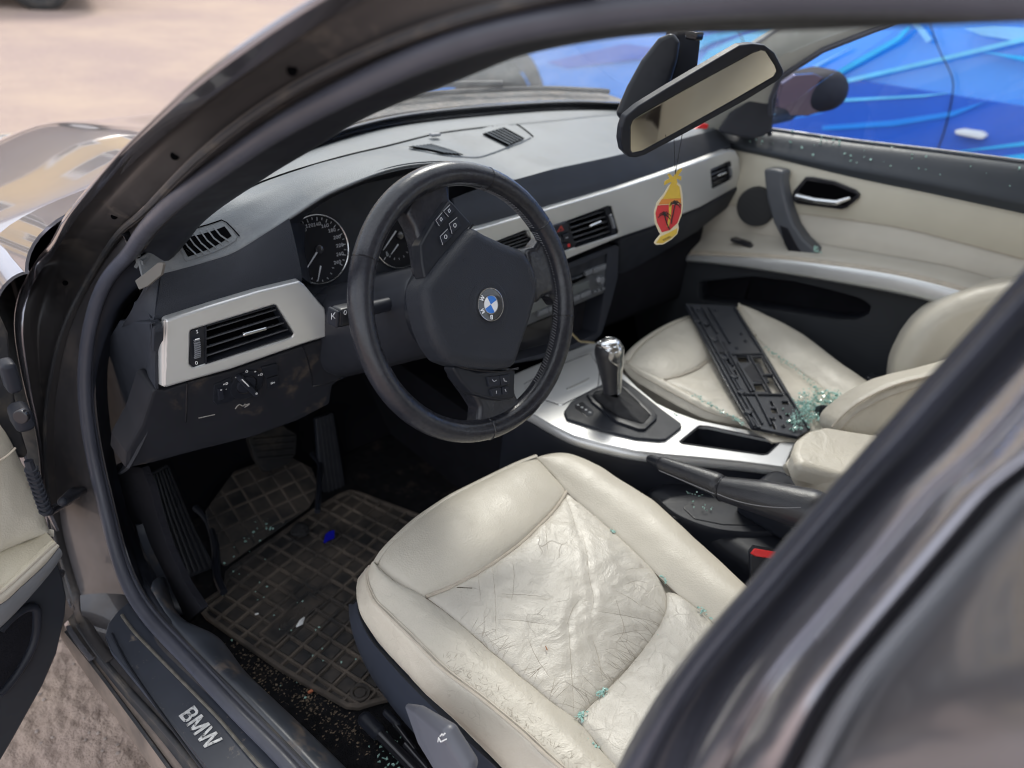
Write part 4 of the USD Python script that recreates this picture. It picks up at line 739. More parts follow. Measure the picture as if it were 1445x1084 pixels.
obj('hub_back', trimesh.Trimesh(vertices=np.vstack([WC + wn * h + r * (np.cos(th)[:, None] * (1 + .0) * e1 + np.sin(th)[:, None] * e2) - e1 * o for h, r, o in ((.004, .060, .01), (-.004, .072, .012), (-.04, .074, .012), (-.062, .060, .008), (-.07, .045, .005))])).convex_hull, plast_smooth, whl, smooth=True)
for pts, bl in (([(635, 281), (652, 300), (667, 316), (600, 400), (595, 372), (593, 345), (612, 312)], None), ([(633, 512), (674, 524), (728, 521), (727, 548), (728, 562), (708, 566), (690, 563), (667, 556), (650, 538)], None)):
    obj('switch_pod', wplate(pts, .017, .02, .004, r=.003), plast_smooth, whl)
for pts in ([(616, 307), (634, 289), (641, 297), (622, 318)], [(632, 315), (646, 306), (650, 318), (638, 328)], [(621, 328), (632, 320), (636, 334), (624, 344)], [(617, 322), (624, 312), (628, 318), (621, 329)]):
    pass
BT = [([(615, 311), (624, 300), (631, 308), (620, 319)], '<'), ([(626, 298), (635, 289), (642, 297), (633, 306)], '<'), ([(634, 316), (645, 307), (651, 319), (638, 330)], 'o'), ([(621, 334), (632, 323), (638, 334), (625, 346)], '+')]
for pts, g_ in BT:
    b_ = obj('button', wplate(pts, .0205, .006, .0012, r=.001), plast, whl); c_ = np.mean(pts, 0)
    obj('button_edge', tube(np.array([wp(*p, .0206) for p in (pts[3], pts[0], pts[1])]), .0003, 5), whited, b_)
    obj('button_print', tube(np.array([wp(c_[0] + 2.2 * math.cos(t) * .8, c_[1] + 2.8 * math.sin(t), .0208) for t in np.linspace(0, 2 * np.pi, 5 if g_ == '<' else 14)]), .00045, 5), whited, b_)
for pts, g_ in (([(688, 532), (705, 530), (706, 544), (691, 546)], 'x'), ([(706, 530), (719, 528), (719, 542), (708, 544)], 'r'), ([(692, 549), (707, 547), (708, 558), (695, 560)], '+'), ([(709, 547), (718, 545), (717, 556), (710, 557)], '-')):
    b_ = obj('button', wplate(pts, .0205, .006, .0012, r=.001), plast, whl); c_ = np.mean(pts, 0)
    pp = {'x': [(-4, -3), (0, 1), (4, -2)], 'r': [(-3, -3), (-2, 2), (3, 3)], '+': [(0, -2.5), (0, 2.5)], '-': [(-1, -2.5), (1, 2)]}[g_]
    obj('button_print', tube(np.array([wp(c_[0] + a * .75, c_[1] + b * .75, .0209) for a, b in pp]), .0005, 5), whited, b_)
# round badge in the middle of the hub, turned with the wheel
ROT = 107.; BC = wp(690, 430, .0305)
dish = obj('badge_dish', disc(BC - wn * .0, wn, .034, .002, .0015, rin=.0235), plast_grain, whl)
em = obj('badge', disc(BC + wn * .0035, wn, .0222, .006, .001), black_e, whl)
ex_, ey_ = e1, e2
def sector(a0, a1, r0, r1):
    t = np.radians(np.linspace(a0, a1, 14)); q = [(r1 * math.cos(x), r1 * math.sin(x)) for x in t] + ([(r0 * math.cos(x), r0 * math.sin(x)) for x in t[::-1]] if r0 > 0 else [(0, 0)]); return Polygon(q)
for i, m_ in enumerate((white_e, blue_m, white_e, blue_m)):
    a0 = ROT + i * 90; obj('badge_quarter', slab(sector(a0, a0 + 90, 0, .0118), BC + wn * .0042, ex_, ey_, wn, .002, .0002, .003, 1), m_, em)
obj('badge_ring', disc(BC + wn * .0045, wn, .0126, .003, .0003, rin=.0117), chrome, em); obj('badge_ring', disc(BC + wn * .0045, wn, .0224, .005, .0004, rin=.0213), chrome, em)
for s_, a in (('B', 150), ('M', 90), ('W', 30)):
    t = math.radians(a + ROT); u = math.cos(t) * e1 + math.sin(t) * e2; rgt = math.sin(t) * e1 - math.cos(t) * e2
    obj('badge_letter', text_at(s_, .0055, BC + wn * .0038 + u * .0168, rgt, u, .0006, True), white_e, em)
obj('cover_print', text_px('AIRBAG', .0062, (750, 392), (756, 412), wn, WC + wn * .0302, .0003), M('embossed_black', (.035, .036, .04), .6), hub)
obj('cover_print', text_px('+', .007, (655, 366), (664, 370), wn, WC + wn * .0302, .0003), plast, hub)
# column, stalks
cd = -wn
obj('steering_column', hull([(WC + cd * .055 + e1 * sx * .03 + e2 * sy * .012, .05) for sx in (-1, 1) for sy in (-1, 1)] + [(WC + cd * .30 + e1 * sx * .045 + e2 * (sy * .02 - .02), .055) for sx in (-1, 1) for sy in (-1, 1)], 3), M('column_plastic', (.014, .015, .019), .36, spec=.28, var=.1, rvar=.05), car, smooth=True, label='black shroud of the steering column')
a, b = at(474, 447, 'y', .075), at(545, 430, 'y', .085); d_ = (b - a) / np.linalg.norm(b - a); upv = np.cross(np.cross(d_, [0, 0, 1.]), d_); rot = np.array([d_, np.cross(upv, d_), upv])
stk = obj('control_stalk', boxpts(a + d_ * .012, (.030, .022, .026), rot, .006), plast_smooth, car)
obj('stalk_end', boxpts(a - d_ * .004, (.006, .020, .024), rot, .003), plast, stk); obj('stalk_arm', hull([(a + d_ * .02, .010), (b + d_ * .06, .009)]), plast, stk)
obj('stalk_print', cat(text_px('K', .008, (470, 446), (482, 443), 'y', .0632), text_px('0', .006, (487, 441), (497, 439), 'y', .0632)), whited, stk)
a, b = at(792, 322, 'y', .10), at(700, 350, 'y', .085)
obj('control_stalk', hull([(WC + cd * .085 + e1 * .06, .009), (WC + cd * .085 + e1 * .12, .008)]), plast, car)

# ================================================================ centre stack
SN, SP = np.array([0, -.975, .22]), np.array([0, .232, .765])
def stp(pts, d, T, bev=.0015, r=0., holes=(), hr=None): n_ = SN / np.linalg.norm(SN); return plate(pts, SN, SP + n_ * d, T=T, bev=bev, r=r, holes=holes, hr=hr)
rad_out = [(690, 440), (700, 404), (797, 374), (868, 346), (873, 348), (872, 391), (862, 430), (849, 472), (836, 484), (770, 505), (690, 520)]
rad_in = [(700, 424), (798, 381), (857, 358), (853, 412), (843, 470), (800, 490), (706, 515)]
stack = obj('centre_stack', stp(rad_out, 0, .10, .004, .003, holes=[rad_in], hr=.002), plast, car)
obj('stack_top', stp([(700, 424), (798, 381), (857, 358), (856, 372), (798, 396), (700, 438)], -.004, .02, .002), plast_smooth, stack)
radio_m = M('radio_plastic', (.046, .049, .055), .4, bump=.1, bscale=900, bdist=.0002, var=.1); key_m = M('key_plastic', (.095, .10, .11), .38, var=.1)
radio = obj('radio', stp([(700, 440), (798, 398), (856, 374), (853, 413), (797, 437), (700, 478)], -.002, .02, .002), radio_m, car)
obj('disc_slot', stp([(720, 432), (800, 399), (826, 389), (828, 392), (802, 404), (720, 440)], .0012, .004, .0003), vent_back, radio)
obj('radio_key', stp([(826, 384), (836, 379), (837, 385), (827, 390)], .003, .006, .001), key_m, radio); obj('radio_key', stp([(838, 379), (856, 372), (855, 380), (837, 387)], .002, .006, .001), key_m, radio)
obj('radio_display', stp([(740, 430), (800, 405), (831, 396), (832, 406), (800, 421), (740, 447)], .001, .004, .0004), M('dark_display', (.07, .075, .075), .15), radio)
n_ = SN / np.linalg.norm(SN); kn = obj('volume_knob', disc(at(845, 395, SN, SP) + n_ * .011, n_, .0085, .014, .002), key_m, radio); obj('knob_face', disc(at(845, 395, SN, SP + n_ * .0115), n_, .0062, .002, .0006), grey_trim, radio)
for x in (840, 846, 852): obj('radio_key', stp([(x - 2, 411 - (x - 840) * .35), (x + 2, 409.5 - (x - 840) * .35), (x + 2, 413 - (x - 840) * .35), (x - 2, 414.5 - (x - 840) * .35)], .003, .006, .0008), key_m, radio)
for (x0, y0), (x1, y1) in (((820, 415), (834, 409)), ((806, 421), (819, 415.5)), ((790, 428), (805, 421.5)), ((775, 434), (789, 428.5)), ((760, 440), (774, 434.5))):
    obj('radio_key', stp([(x0, y0), (x1, y1), (x1, y1 + 7), (x0, y0 + 7)], .003, .006, .001), key_m, radio)
obj('stack_cubby', stp([(700, 480), (797, 438), (853, 414), (843, 470), (800, 490), (706, 514)], -.045, .006, .0004), plast_gloss, stack)
obj('cubby_liner', loft([C([(806, 436), (812, 470), (826, 484)], 'y', .235), C([(830, 426), (826, 460), (840, 476)], 'y', .262)], 2, .003), plast_gloss, stack)
obj('loose_cable', tube(resamp(np.array([at(*p, 'y', .17) for p in ((806, 470), (812, 476), (820, 482), (830, 483), (838, 484))]), 20), .0022, 6), M('brass_cable', (.35, .28, .15), .35, .6, var=.3, vscale=80), stack)
# glove box side
GNm, GP_ = np.array([0, -.95, -.31]), np.array([.4, .236, .775])
gb = obj('glove_box', plate([(873, 340), (922, 322), (989, 295), (1043, 265), (1044, 276), (1030, 292), (985, 327), (931, 360), (884, 386), (876, 392), (872, 385)], GNm, GP_, T=.03, bev=.006, r=.003), plast_grain, car)
obj('glove_box_face', boxpts((.41, .30, .62), (.56, .05, .22), r=.02), carpet_dark, gb); obj('under_dash', boxpts((.0, .36, .72), (1.36, .18, .06), r=.02), carpet_dark, car)
obj('dash_core', loft([[(-.69, .30, .80), (.66, .30, .80)], [(-.66, .40, .88), (.66, .40, .88)], [(-.60, .60, .86), (.60, .60, .86)], [(-.60, .60, .62), (.60, .60, .62)]], 1, .01), carpet_dark, car)
obj('knee_panel', loft([[(-.69, .285, .62), (-.24, .275, .66)], [(-.69, .42, .58), (-.24, .42, .60)], [(-.69, .70, .60), (-.24, .70, .62)]], 2, .01), plast, car)

# ================================================================ console
ZC = .568
def zc(pts, d=0.): return [(a, b) for a, b in pts], 'z', ZC + d
near_edge = [(716, 560), (732, 574), (751, 583), (778, 599), (809, 614), (850, 626), (897, 636), (940, 641), (986, 645), (1045, 651), (1107, 659)]
far_edge = [(1123, 622), (1090, 614), (1056, 607), (1020, 600), (986, 593), (955, 582), (927, 569), (900, 547), (876, 523), (862, 505), (846, 488)]
front_edge = [(838, 482), (790, 500), (735, 524), (712, 535)]
tray = [(959, 623), (986, 601), (1000, 602), (1098, 623), (1100, 625), (1083, 641), (1076, 642), (962, 626)]
ctop = obj('console_trim', plate(near_edge + far_edge + front_edge, 'z', ZC, T=.012, bev=.003, r=.003, holes=[tray], hr=.004, segs=3, step=.006), silver, car, smooth=40)
ne = C(near_edge + [(1118, 661)], 'z', ZC - .001, n=60)
obj('trim_edge', loft([ne + [0, .002, .0], ne + [-.004, -.003, -.006], ne + [-.004, -.004, -.016], ne + [.004, 0, -.021]], 3, .003), silver, ctop)
obj('console_side', loft([ne + [.002, 0, -.018], ne + [-.006, -.004, -.05], ne + [-.008, -.006, -.16], ne + [-.004, 0, -.30]], 4, .006), plast, car)
tn = P3(tray, 'z', ZC); tw = np.vstack([tn, tn[:1]])
obj('coin_tray', cat(loft([resamp(tw, 60, 1) + [0, 0, -.006], resamp(tw, 60, 1) * .94 + tn.mean(0) * .06 + [0, 0, -.05]], 2, .002), plate(tray, 'z', ZC - .045, T=.004, bev=.0005)), plast_smooth, car)
obj('tray_lip', tube(resamp(tw, 60, 1) + [0, 0, .0005], .0012, 6), plast, ctop)
lid = obj('ashtray_lid', plate([(768, 563), (792, 572), (844, 545), (846, 520), (836, 500), (831, 499), (790, 515), (740, 541), (742, 548)], 'z', ZC + .0015, T=.004, bev=.0015, r=.003), silver, car)
obj('lid_slot', tube(resamp(np.array([at(*p, 'z', ZC + .0018) for p in ((800, 549), (816, 542), (831, 534))]), 12), .0022, 6), M('slot_silver', (.35, .35, .34), .4, .8), lid)
obj('lid_joint', tube(resamp(np.array([at(*p, 'z', ZC + .0006) for p in ((740, 542), (790, 515), (833, 499), (846, 520), (844, 546), (792, 572), (767, 564))]), 50, 1), .0011, 5), plast_gloss, lid)
gate = obj('selector_panel', plate([(796, 580), (805, 567), (822, 556), (844, 545), (860, 536), (877, 533), (900, 550), (930, 574), (961, 597), (962, 602), (940, 619), (930, 620), (897, 617), (850, 606), (800, 590)], 'z', ZC + .006, T=.010, bev=.003, r=.004), plast_grain, car)
obj('boot_frame', plate([(828, 556), (836, 548), (872, 541), (880, 541), (927, 584), (927, 590), (911, 605), (902, 605), (870, 594), (835, 566)], 'z', ZC + .0115, T=.006, bev=.003, r=.004, holes=[[(836, 558), (842, 552), (872, 546), (878, 546), (918, 585), (907, 598), (872, 588), (842, 566)]]), plast_smooth, gate)
kb, kt = at(862, 553, 'x', -.002), at(857, 492, 'x', -.002)
bo = [at(*p, 'z', ZC + .008) for p in ((836, 558), (842, 552), (872, 546), (878, 546), (918, 585), (907, 598), (872, 588), (842, 566))]
bo = resamp(np.vstack([bo, bo[:1]]), 49, 1)[:-1]; kc = kb + np.array([0, .0, -.002]); rows = []
for t, sc_ in ((0, 1.), (.25, .78), (.5, .52), (.75, .38), (1, .30)):
    cpt = bo.mean(0) * (1 - t) + kc * t; rows.append([cpt + (p - bo.mean(0)) * sc_ * (1 + .06 * math.sin(9 * a + 6 * t) * math.sin(math.pi * t)) for a, p in zip(np.linspace(0, 2 * np.pi, 48), bo)])
rows = [r_ + r_[:1] for r_ in rows]
obj('lever_boot', loft(rows, 5, .002), M('suede_boot', (.014, .014, .016), .75, bump=.5, bscale=200, bdist=.003, var=.3), gate)
ax_ = (kt - kb) / np.linalg.norm(kt - kb); L = np.linalg.norm(kt - kb); sd = np.cross(ax_, FW); sd /= np.linalg.norm(sd); fr_ = np.cross(ax_, sd)
def knob(scale, shift, parts):
    rows = []
    for t, a, b in parts:
        c_ = kb + ax_ * L * t + shift(t); rows.append([c_ + a * scale * math.cos(s) * sd + b * scale * math.sin(s) * fr_ for s in np.linspace(0, 2 * np.pi, 33)])
    return loft(rows, 5, .002)
KP = [(-.02, .0150, .0135), (.1, .0165, .0145), (.35, .0190, .0170), (.6, .0225, .0205), (.85, .0255, .0235), (1.0, .0250, .0235), (1.12, .0215, .020), (1.2, .013, .012), (1.23, .0005, .0005)]
lev = obj('gear_lever', knob(1, lambda t: -sd * .002, KP), black_leather, car, smooth=True)
# the lever's metal insert over its top and right flank
ins = []
for t, a, b in KP[:-1]:
    c_ = kb + ax_ * L * t - sd * .002; a0, a1 = (-.35, .62) if t < .8 else ((-.5, 1.0) if t < 1.05 else (-.6, 1.6))
    sgn = 1 if np.dot(sd, RT) > 0 else -1
    ins.append([c_ + (a + .0012) * math.cos(s) * sd * sgn + (b + .0012) * math.sin(s) * -fr_ * (1 if np.dot(-fr_, FW) < 0 else -1) for s in np.linspace(a0 * np.pi * .9, a1 * np.pi * .55, 24)])
obj('lever_insert', loft(ins, 5, .0012), chrome, lev, smooth=True)
sp_ = obj('selector_print_plate', plate([(811, 571), (822, 567), (838, 580), (836, 586), (828, 588), (812, 576)], 'z', ZC + .0068, T=.003, bev=.0006, r=.002), plast_gloss, gate)
for s_, p in (('P', (816, 571.5)), ('R', (821.5, 575)), ('N', (827, 578.5)), ('D', (832.5, 582))):
    obj('selector_letter', text_px(s_, .0042, p, (p[0] + 2, p[1] - 6), 'z', ZC + .0069), white, gate)
# handbrake
HB = [at(918, 648, 'x', -.085), at(936, 655, 'x', -.085), at(1010, 683, 'x', -.08), at(1020, 690, 'x', -.08), at(1080, 700, 'x', -.07), at(1150, 712, 'x', -.06)]
hb = obj('handbrake', chain([(HB[1], .0125), (HB[2], .0185)], .004, 6), black_leather, car, smooth=True)
obj('release_button', hull([(HB[0], .0075), (HB[1], .0095)]), plast_smooth, hb)
obj('handbrake_boot', chain([(HB[3], .0195), (HB[4] + [0, 0, -.004], .027), (HB[5] + [0, 0, -.012], .032)], .005, 6), black_leather, hb, smooth=True)
for dz in (.012,):
    obj('stitching', tube(resamp(np.array([at(*p, 'x', -.105) for p in ((930, 664), (970, 681), (1008, 697))]), 20), .0007, 5), stitch_m, hb); obj('stitching', tube(resamp(np.array([at(*p, 'x', -.105) for p in ((1012, 697), (1060, 712), (1130, 716))]), 20), .0007, 5), stitch_m, hb)
obj('boot_seam', tube(np.array([HB[3] + .0195 * (math.cos(s) * np.array([1., 0, 0]) + math.sin(s) * np.array([0, .3, .95])) for s in np.linspace(0, 2 * np.pi, 20)]), .0012, 5), plast_gloss, hb)
HZ = .515
dish_pts = [(930, 708), (944, 700), (975, 695), (1010, 700), (1080, 715), (1150, 716), (1160, 735), (1100, 752), (1040, 753), (990, 745), (950, 730)]
dd = obj('handbrake_surround', plate(dish_pts, 'z', HZ, T=.03, bev=.006, r=.01), plast, car)
obj('surround_dish', plate([(963, 716), (975, 706), (1000, 701), (1040, 708), (1100, 722), (1140, 722), (1130, 735), (1080, 742), (1020, 740), (980, 732)], 'z', HZ + .0015, T=.004, bev=.0015, r=.008), plast_smooth, dd)
hs = C([(925, 712), (960, 738), (1020, 756), (1100, 756), (1180, 740)], 'z', HZ - .006)
obj('console_lower', loft([hs + [.01, 0, .006], hs, hs + [-.004, -.002, -.06], hs + [-.004, 0, -.24]], 3, .006), plast, car)
obj('console_body', boxpts((.02, -.45, .42), (.19, .60, .18), r=.03), plast, car); obj('console_rear', boxpts((.06, -.42, .535), (.12, .26, .05), r=.015), plast, car)
# armrest
ar = [at(1150, 640, 'z', .66)]
am = obj('armrest', plate([(1118, 636), (1124, 618), (1140, 606), (1165, 600), (1200, 606), (1240, 612), (1420, 640), (1420, 720), (1260, 690), (1180, 668), (1125, 655)], 'z', .655, T=.03, bev=.012, r=.012, segs=4), leather_soft, car, smooth=60)
a0 = C([(1121, 640), (1128, 652), (1180, 666), (1260, 690), (1400, 715)], 'z', .647); a1 = C([(1121, 658), (1122, 682), (1150, 705), (1230, 730), (1380, 760)], 'z', .600)
obj('armrest_base', loft([a0 + [.01, .0, .004], a0 * .97 + a1 * .03 + [-.007, -.002, .003], a0 * .6 + a1 * .4 + [-.011, -.004, 0], a1, a1 + [.03, .02, -.004]], 5, .01), leather_soft, am, smooth=60)
obj('armrest_seam', tube(resamp(np.array([at(*p, 'z', .628) for p in ((1121, 664), (1130, 664), (1150, 668), (1180, 674), (1220, 684))]) + [-.006, -.004, 0], 30), .0014, 6), piping_m, am)
bk = obj('seat_belt_buckle', plate([(1058, 784), (1064, 776), (1105, 784), (1110, 850), (1060, 830)], np.array([-.8, -.5, .35]), at(1075, 800, 'x', -.14), T=.02, bev=.003, r=.002), plast_smooth, car)
obj('release_button', plate([(1061, 781), (1066, 774), (1096, 779), (1094, 789), (1068, 785)], np.array([-.6, -.4, .7]), at(1078, 780, 'x', -.142), T=.012, bev=.002), red_m, bk)

# ================================================================ rear-view mirror and what hangs from it
MN = np.array([-.35, -.93, -.09]); ml, mr = np.array([-.12, -.021, 1.088]), np.array([.126, -.102, 1.192]); Ld = (mr - ml) / np.linalg.norm(mr - ml)
MN = MN - Ld * np.dot(MN, Ld); MN /= np.linalg.norm(MN); MP = (ml + mr) / 2
mo = [(1045, 64), (1062, 62), (1080, 64), (1094, 75), (1106, 99), (1106, 106), (1099, 114), (1053, 142), (980, 182), (911, 219), (898, 223), (888, 222), (879, 213), (876, 197), (878, 180), (883, 165), (901, 150), (940, 126), (982, 101)]
mg = [(1062, 75), (1074, 71), (1081, 73), (1094, 93), (1097, 101), (1093, 108), (1040, 139), (960, 184), (907, 213), (893, 216), (890, 212), (890, 178), (893, 170), (905, 162), (960, 131)]
mir = obj('rear_view_mirror', plate(mo, MN, MP + MN * .0025, T=.012, bev=.0035, r=.006, holes=[mg], hr=.003, segs=4), plast, car)
mo_c = np.mean(mo, 0); obj('mirror_back', plate([tuple(mo_c + (np.array(p) - mo_c) * .93 + [3, 3]) for p in mo], MN, MP - MN * .004, T=.022, bev=.008, r=.006, segs=4), plast, mir)
obj('mirror_glass', plate(mg, MN, MP + MN * .0005, T=.004, bev=.0003), mirrorm, mir)
SNn = np.array([-.80, -.55, .25]); SPp = at(930, 105, 'x', -.02) + np.array([0, .05, 0])
obj('mirror_stem_cover', plate([(868, 160), (877, 170), (905, 152), (942, 128), (956, 84), (960, 58), (950, 44), (930, 52), (905, 84), (884, 122)], SNn, SPp, T=.05, bev=.008, r=.004, segs=3), plast_smooth, mir)
obj('mirror_stem_cover', plate([(940, 128), (985, 102), (990, 60), (988, 42), (950, 42), (958, 60)], np.array([-.5, -.8, .1]), SPp + [.015, .01, 0], T=.04, bev=.006, r=.003), plast, mir)
obj('stem_latch', boxpts(at(980, 50, 'x', .02), (.02, .02, .012), r=.003), plast_gloss, mir)
obj('inner_fitting', plate([(982, 182), (992, 174), (1001, 176), (998, 183)], 'y', .26, T=.01, bev=.003), red_m, car)

FN, FPt = np.array([-.66, -.73, .16]), at(945, 290, 'y', -.055)
fr = thing('air_freshener', 'yellow and red pineapple shaped card air freshener with palm trees hanging from the mirror', 'air freshener')
body = [(944, 262), (955, 256), (961, 262), (963, 274), (964, 290), (962, 304), (957, 316), (958, 322), (956, 330), (948, 338), (936, 345), (926, 346), (923, 343), (926, 338), (932, 331), (929, 326), (924, 314), (923, 300), (927, 286), (936, 275)]
crown = [(944, 264), (948, 257), (944, 258), (937, 262), (938, 256), (945, 252), (942, 246), (945, 245), (950, 250), (957, 240), (962, 237), (963, 240), (957, 248), (962, 249), (961, 255), (955, 252), (956, 258), (952, 264)]
def fpl(name, pts, d, m, T=.0008, r=0.): return obj(name, plate(pts, FN, FPt + FN / np.linalg.norm(FN) * d, T=T, bev=.0002, r=r, step=.004, segs=1), m, fr)
card = M('cream_card', (.62, .55, .38), .6); yel = M('yellow_print', (.58, .40, .05), .5, var=.1, vscale=80); org = M('orange_print', (.60, .22, .04), .5); redp = M('red_print_card', (.50, .03, .035), .5, var=.1, vscale=60); blk = M('black_print', (.015, .012, .012), .5)
fpl('card', body, 0, card, .002); fpl('crown', crown, .0003, yel, .002)
fpl('sky_print', [(945, 264), (954, 259), (959, 264), (961, 280), (935, 281), (938, 276)], .0006, yel)
fpl('band_print', [(934, 281), (961, 280), (961.5, 287), (929, 289)], .0006, org)
fpl('sunset_print', [(928, 290), (961.5, 288), (961, 300), (956, 315), (945, 325), (934, 328), (927, 314), (925, 301)], .0006, redp)
fpl('beam_print', [(944, 288), (946, 284), (948, 288), (947, 305), (944, 320), (941, 320), (944, 305)], .0012, yel)
for (tx, ty), fx, fy, sc_ in (((938, 304), 945, 324, 1.), ((953, 288), 947, 316, .9)):
    ms = [tube(resamp(np.array([at(*p, FN, FPt + FN * .0016) for p in ((tx, ty), ((tx + fx) / 2 - .5, (ty + fy) / 2 + 1), (fx, fy))]), 8), .0009, 5)]
    for a in (15, 60, 110, 150, 185, 330): ms.append(tube(resamp(np.array([at(tx, ty, FN, FPt + FN * .0016), at(tx + 4.5 * sc_ * math.cos(math.radians(a)), ty - 4.5 * sc_ * math.sin(math.radians(a)) - 1, FN, FPt + FN * .0016), at(tx + 9 * sc_ * math.cos(math.radians(a)), ty - 6 * sc_ * math.sin(math.radians(a)) + 3, FN, FPt + FN * .0016)]), 8), [.0009] * 4 + [.0006] * 4, 5))
    obj('palm_print', cat(*ms), blk, fr)
fpl('name_print', [(926, 343), (932, 334), (945, 328), (956, 322), (955, 330), (946, 337), (935, 343.5)], .0006, yel)
obj('lettering', text_px('exotic', .0035, (941, 336), (951, 331.5), FN, FPt + FN * .001, .0003), blk, fr)
obj('string', cat(*[tube(np.array([at(953, 246, FN, FPt), at(x, y, 'y', -.055)]), .0005, 5) for x, y in ((951, 197), (963, 188))]), plast_smooth, fr)

# ================================================================ passenger door
X = 'x'
bo = C([(1012, 181, .70), (1045, 190, .73), (1082, 184, .745), (1219, 203, .745), (1330, 216, .745), (1439, 230, .745), (1600, 252, .745)], X, n=60)
bc = C([(1016, 188, .695), (1034, 201, .695), (1110, 217, .697), (1188, 232, .70), (1300, 252, .70), (1445, 281, .70), (1600, 312, .70)], X, n=60)
bl = C([(1016, 196, .698), (1030, 210, .705), (1094, 224, .705), (1219, 254, .705), (1330, 277, .705), (1445, 302, .705), (1600, 336, .705)], X, n=60)
ls = C([(940, 270, .715), (1040, 290, .705), (1110, 299, .70), (1219, 313, .70), (1314, 331, .70), (1445, 366, .70), (1600, 408, .70)], X, n=60)
lc = C([(930, 325, .71), (1040, 327, .70), (1125, 338, .695), (1219, 354, .69), (1330, 373, .685), (1420, 397, .685), (1600, 446, .685)], X, n=60)
ed = C([(900, 355, .64), (1000, 359, .635), (1060, 361, .63), (1116, 365, .625), (1157, 370, .62), (1282, 389, .62), (1381, 415, .62), (1600, 480, .62)], X, n=60)
sl = C([(900, 366, .635), (1000, 371, .63), (1094, 384, .622), (1219, 405, .616), (1343, 432, .616), (1600, 506, .616)], X, n=60)
pd = obj('passenger_door', loft([bo + [.03, 0, -.03], bo, bo * .5 + bc * .5 + [0, 0, .006], bc, bc * .4 + bl * .6 + [-.002, 0, -.003], bl, bl + [.02, 0, -.002]], 4, .006), M('door_top_plastic', (.034, .039, .047), .42, spec=.28, bump=.4, bscale=650, bdist=.0005, kindb='voronoi', var=.08, rvar=.05), car, label='dark top rail of the passenger door')
obj('window_strip', tube(bo[8:] + [.004, 0, .003], .004, 8), rubber, pd)
obj('door_leather', loft([bl + [.004, 0, .003], bl * .85 + ls * .15 + [-.006, 0, 0], bl * .4 + ls * .6 + [-.008, 0, 0], ls * .97 + bl * .03 + [-.004, 0, 0], ls + [.003, 0, 0]], 6, .006), M('door_leather_soft', (.47, .44, .36), .5, bump=.3, bscale=450, bdist=.0006, kindb='voronoi', var=.06, vscale=6), pd, smooth=60)
obj('door_leather', loft([ls + [.003, 0, -.001], ls * .96 + lc * .04 + [-.003, 0, 0], ls * .5 + lc * .5 + [-.004, 0, 0], lc], 6, .006), beige_trim, pd, smooth=60)
obj('door_armrest', loft([lc + [.002, 0, 0], lc * .85 + ed * .15 + [0, 0, -.006], lc * .15 + ed * .85 + [0, 0, .002], ed + [0, 0, .0], ed + [-.002, 0, -.006]], 5, .006), beige_trim, pd, smooth=60)
obj('armrest_edge', loft([ed * .9 + lc * .1 + [0, 0, .0025], ed + [-.001, 0, .0015], ed * .6 + sl * .4 + [-.003, 0, -.002]], 2, .003), piping_m, pd)
obj('silver_strip', loft([ed + [.004, 0, -.004], ed * .8 + sl * .2 + [-.006, 0, 0], sl * .8 + ed * .2 + [-.006, 0, 0], sl + [.006, 0, -.003]], 5, .004), silver, pd, smooth=60)
obj('stitched_seam', tube(ls + [-.004, 0, .001], .0012, 6), piping_m, pd)
pk = [(985, 398), (1060, 390), (1120, 397), (1175, 410), (1215, 421), (1230, 431), (1226, 443), (1208, 451), (1180, 451), (1120, 442), (1040, 430), (985, 424)]
obj('door_lower', plate([(880, 362), (1000, 368), (1094, 381), (1219, 402), (1343, 429), (1600, 500), (1600, 760), (1264, 640), (1100, 560), (900, 480)], X, .635, T=.02, bev=.003, holes=[pk], hr=.012), M('door_lower_plastic', (.022, .024, .028), .5, spec=.28, bump=.3, bscale=600, bdist=.0005, var=.1), pd)
obj('pocket_back', plate([(960, 375), (1250, 400), (1260, 470), (960, 450)], X, .70, T=.004, bev=.0005), carpet_dark, pd)
pkr = P3(pk, X, .64); pkr = resamp(np.vstack([pkr, pkr[:1]]), 50, 1); obj('pocket_wall', loft([pkr, pkr + [.055, 0, 0]], 1, .003), plast, pd)
lo0 = C([(1000, 500), (1100, 478), (1264, 496), (1500, 560)], X, .628); 
obj('door_skin', loft([[(.80, .42, .93), (.80, -.62, 1.0)], [(.86, .42, .80), (.86, -.62, .86)], [(.875, .42, .55), (.875, -.62, .55)], [(.86, .42, .30), (.86, -.62, .30)]], 3, .006), paint, pd)
sp = disc(at(1066, 293, X, .680), (-1, -.25, 0), .047, .02, .004); obj('speaker_cover', sp, M('speaker_mesh', (.010, .011, .013), .6, bump=.6, bscale=900, bdist=.0006), pd)
GRp = [(1077, 238), (1092, 239), (1105, 242), (1103, 258), (1106, 275), (1112, 297), (1120, 318), (1134, 338), (1157, 360), (1152, 370), (1134, 367), (1116, 364), (1104, 340), (1091, 314), (1082, 282), (1079, 260)]
obj('grab_handle', plate(GRp, X, .655, T=.035, bev=.006, r=.002, segs=3), M('grab_plastic', (.060, .064, .074), .42, bump=.2, bscale=700, bdist=.0004, var=.1), pd)
obj('grab_inset', plate([(1100, 318), (1111, 322), (1126, 350), (1140, 368), (1118, 365), (1106, 342)], X, .6535, T=.004, bev=.0006), plast_gloss, pd)
hr_ = [(1116, 281), (1119, 270), (1136, 250), (1145, 250), (1176, 256), (1206, 268), (1213, 275), (1211, 280), (1194, 294), (1186, 296), (1124, 288)]
dh = obj('door_handle', plate(hr_, X, .688, T=.01, bev=.003, r=.003), plast_gloss, pd)
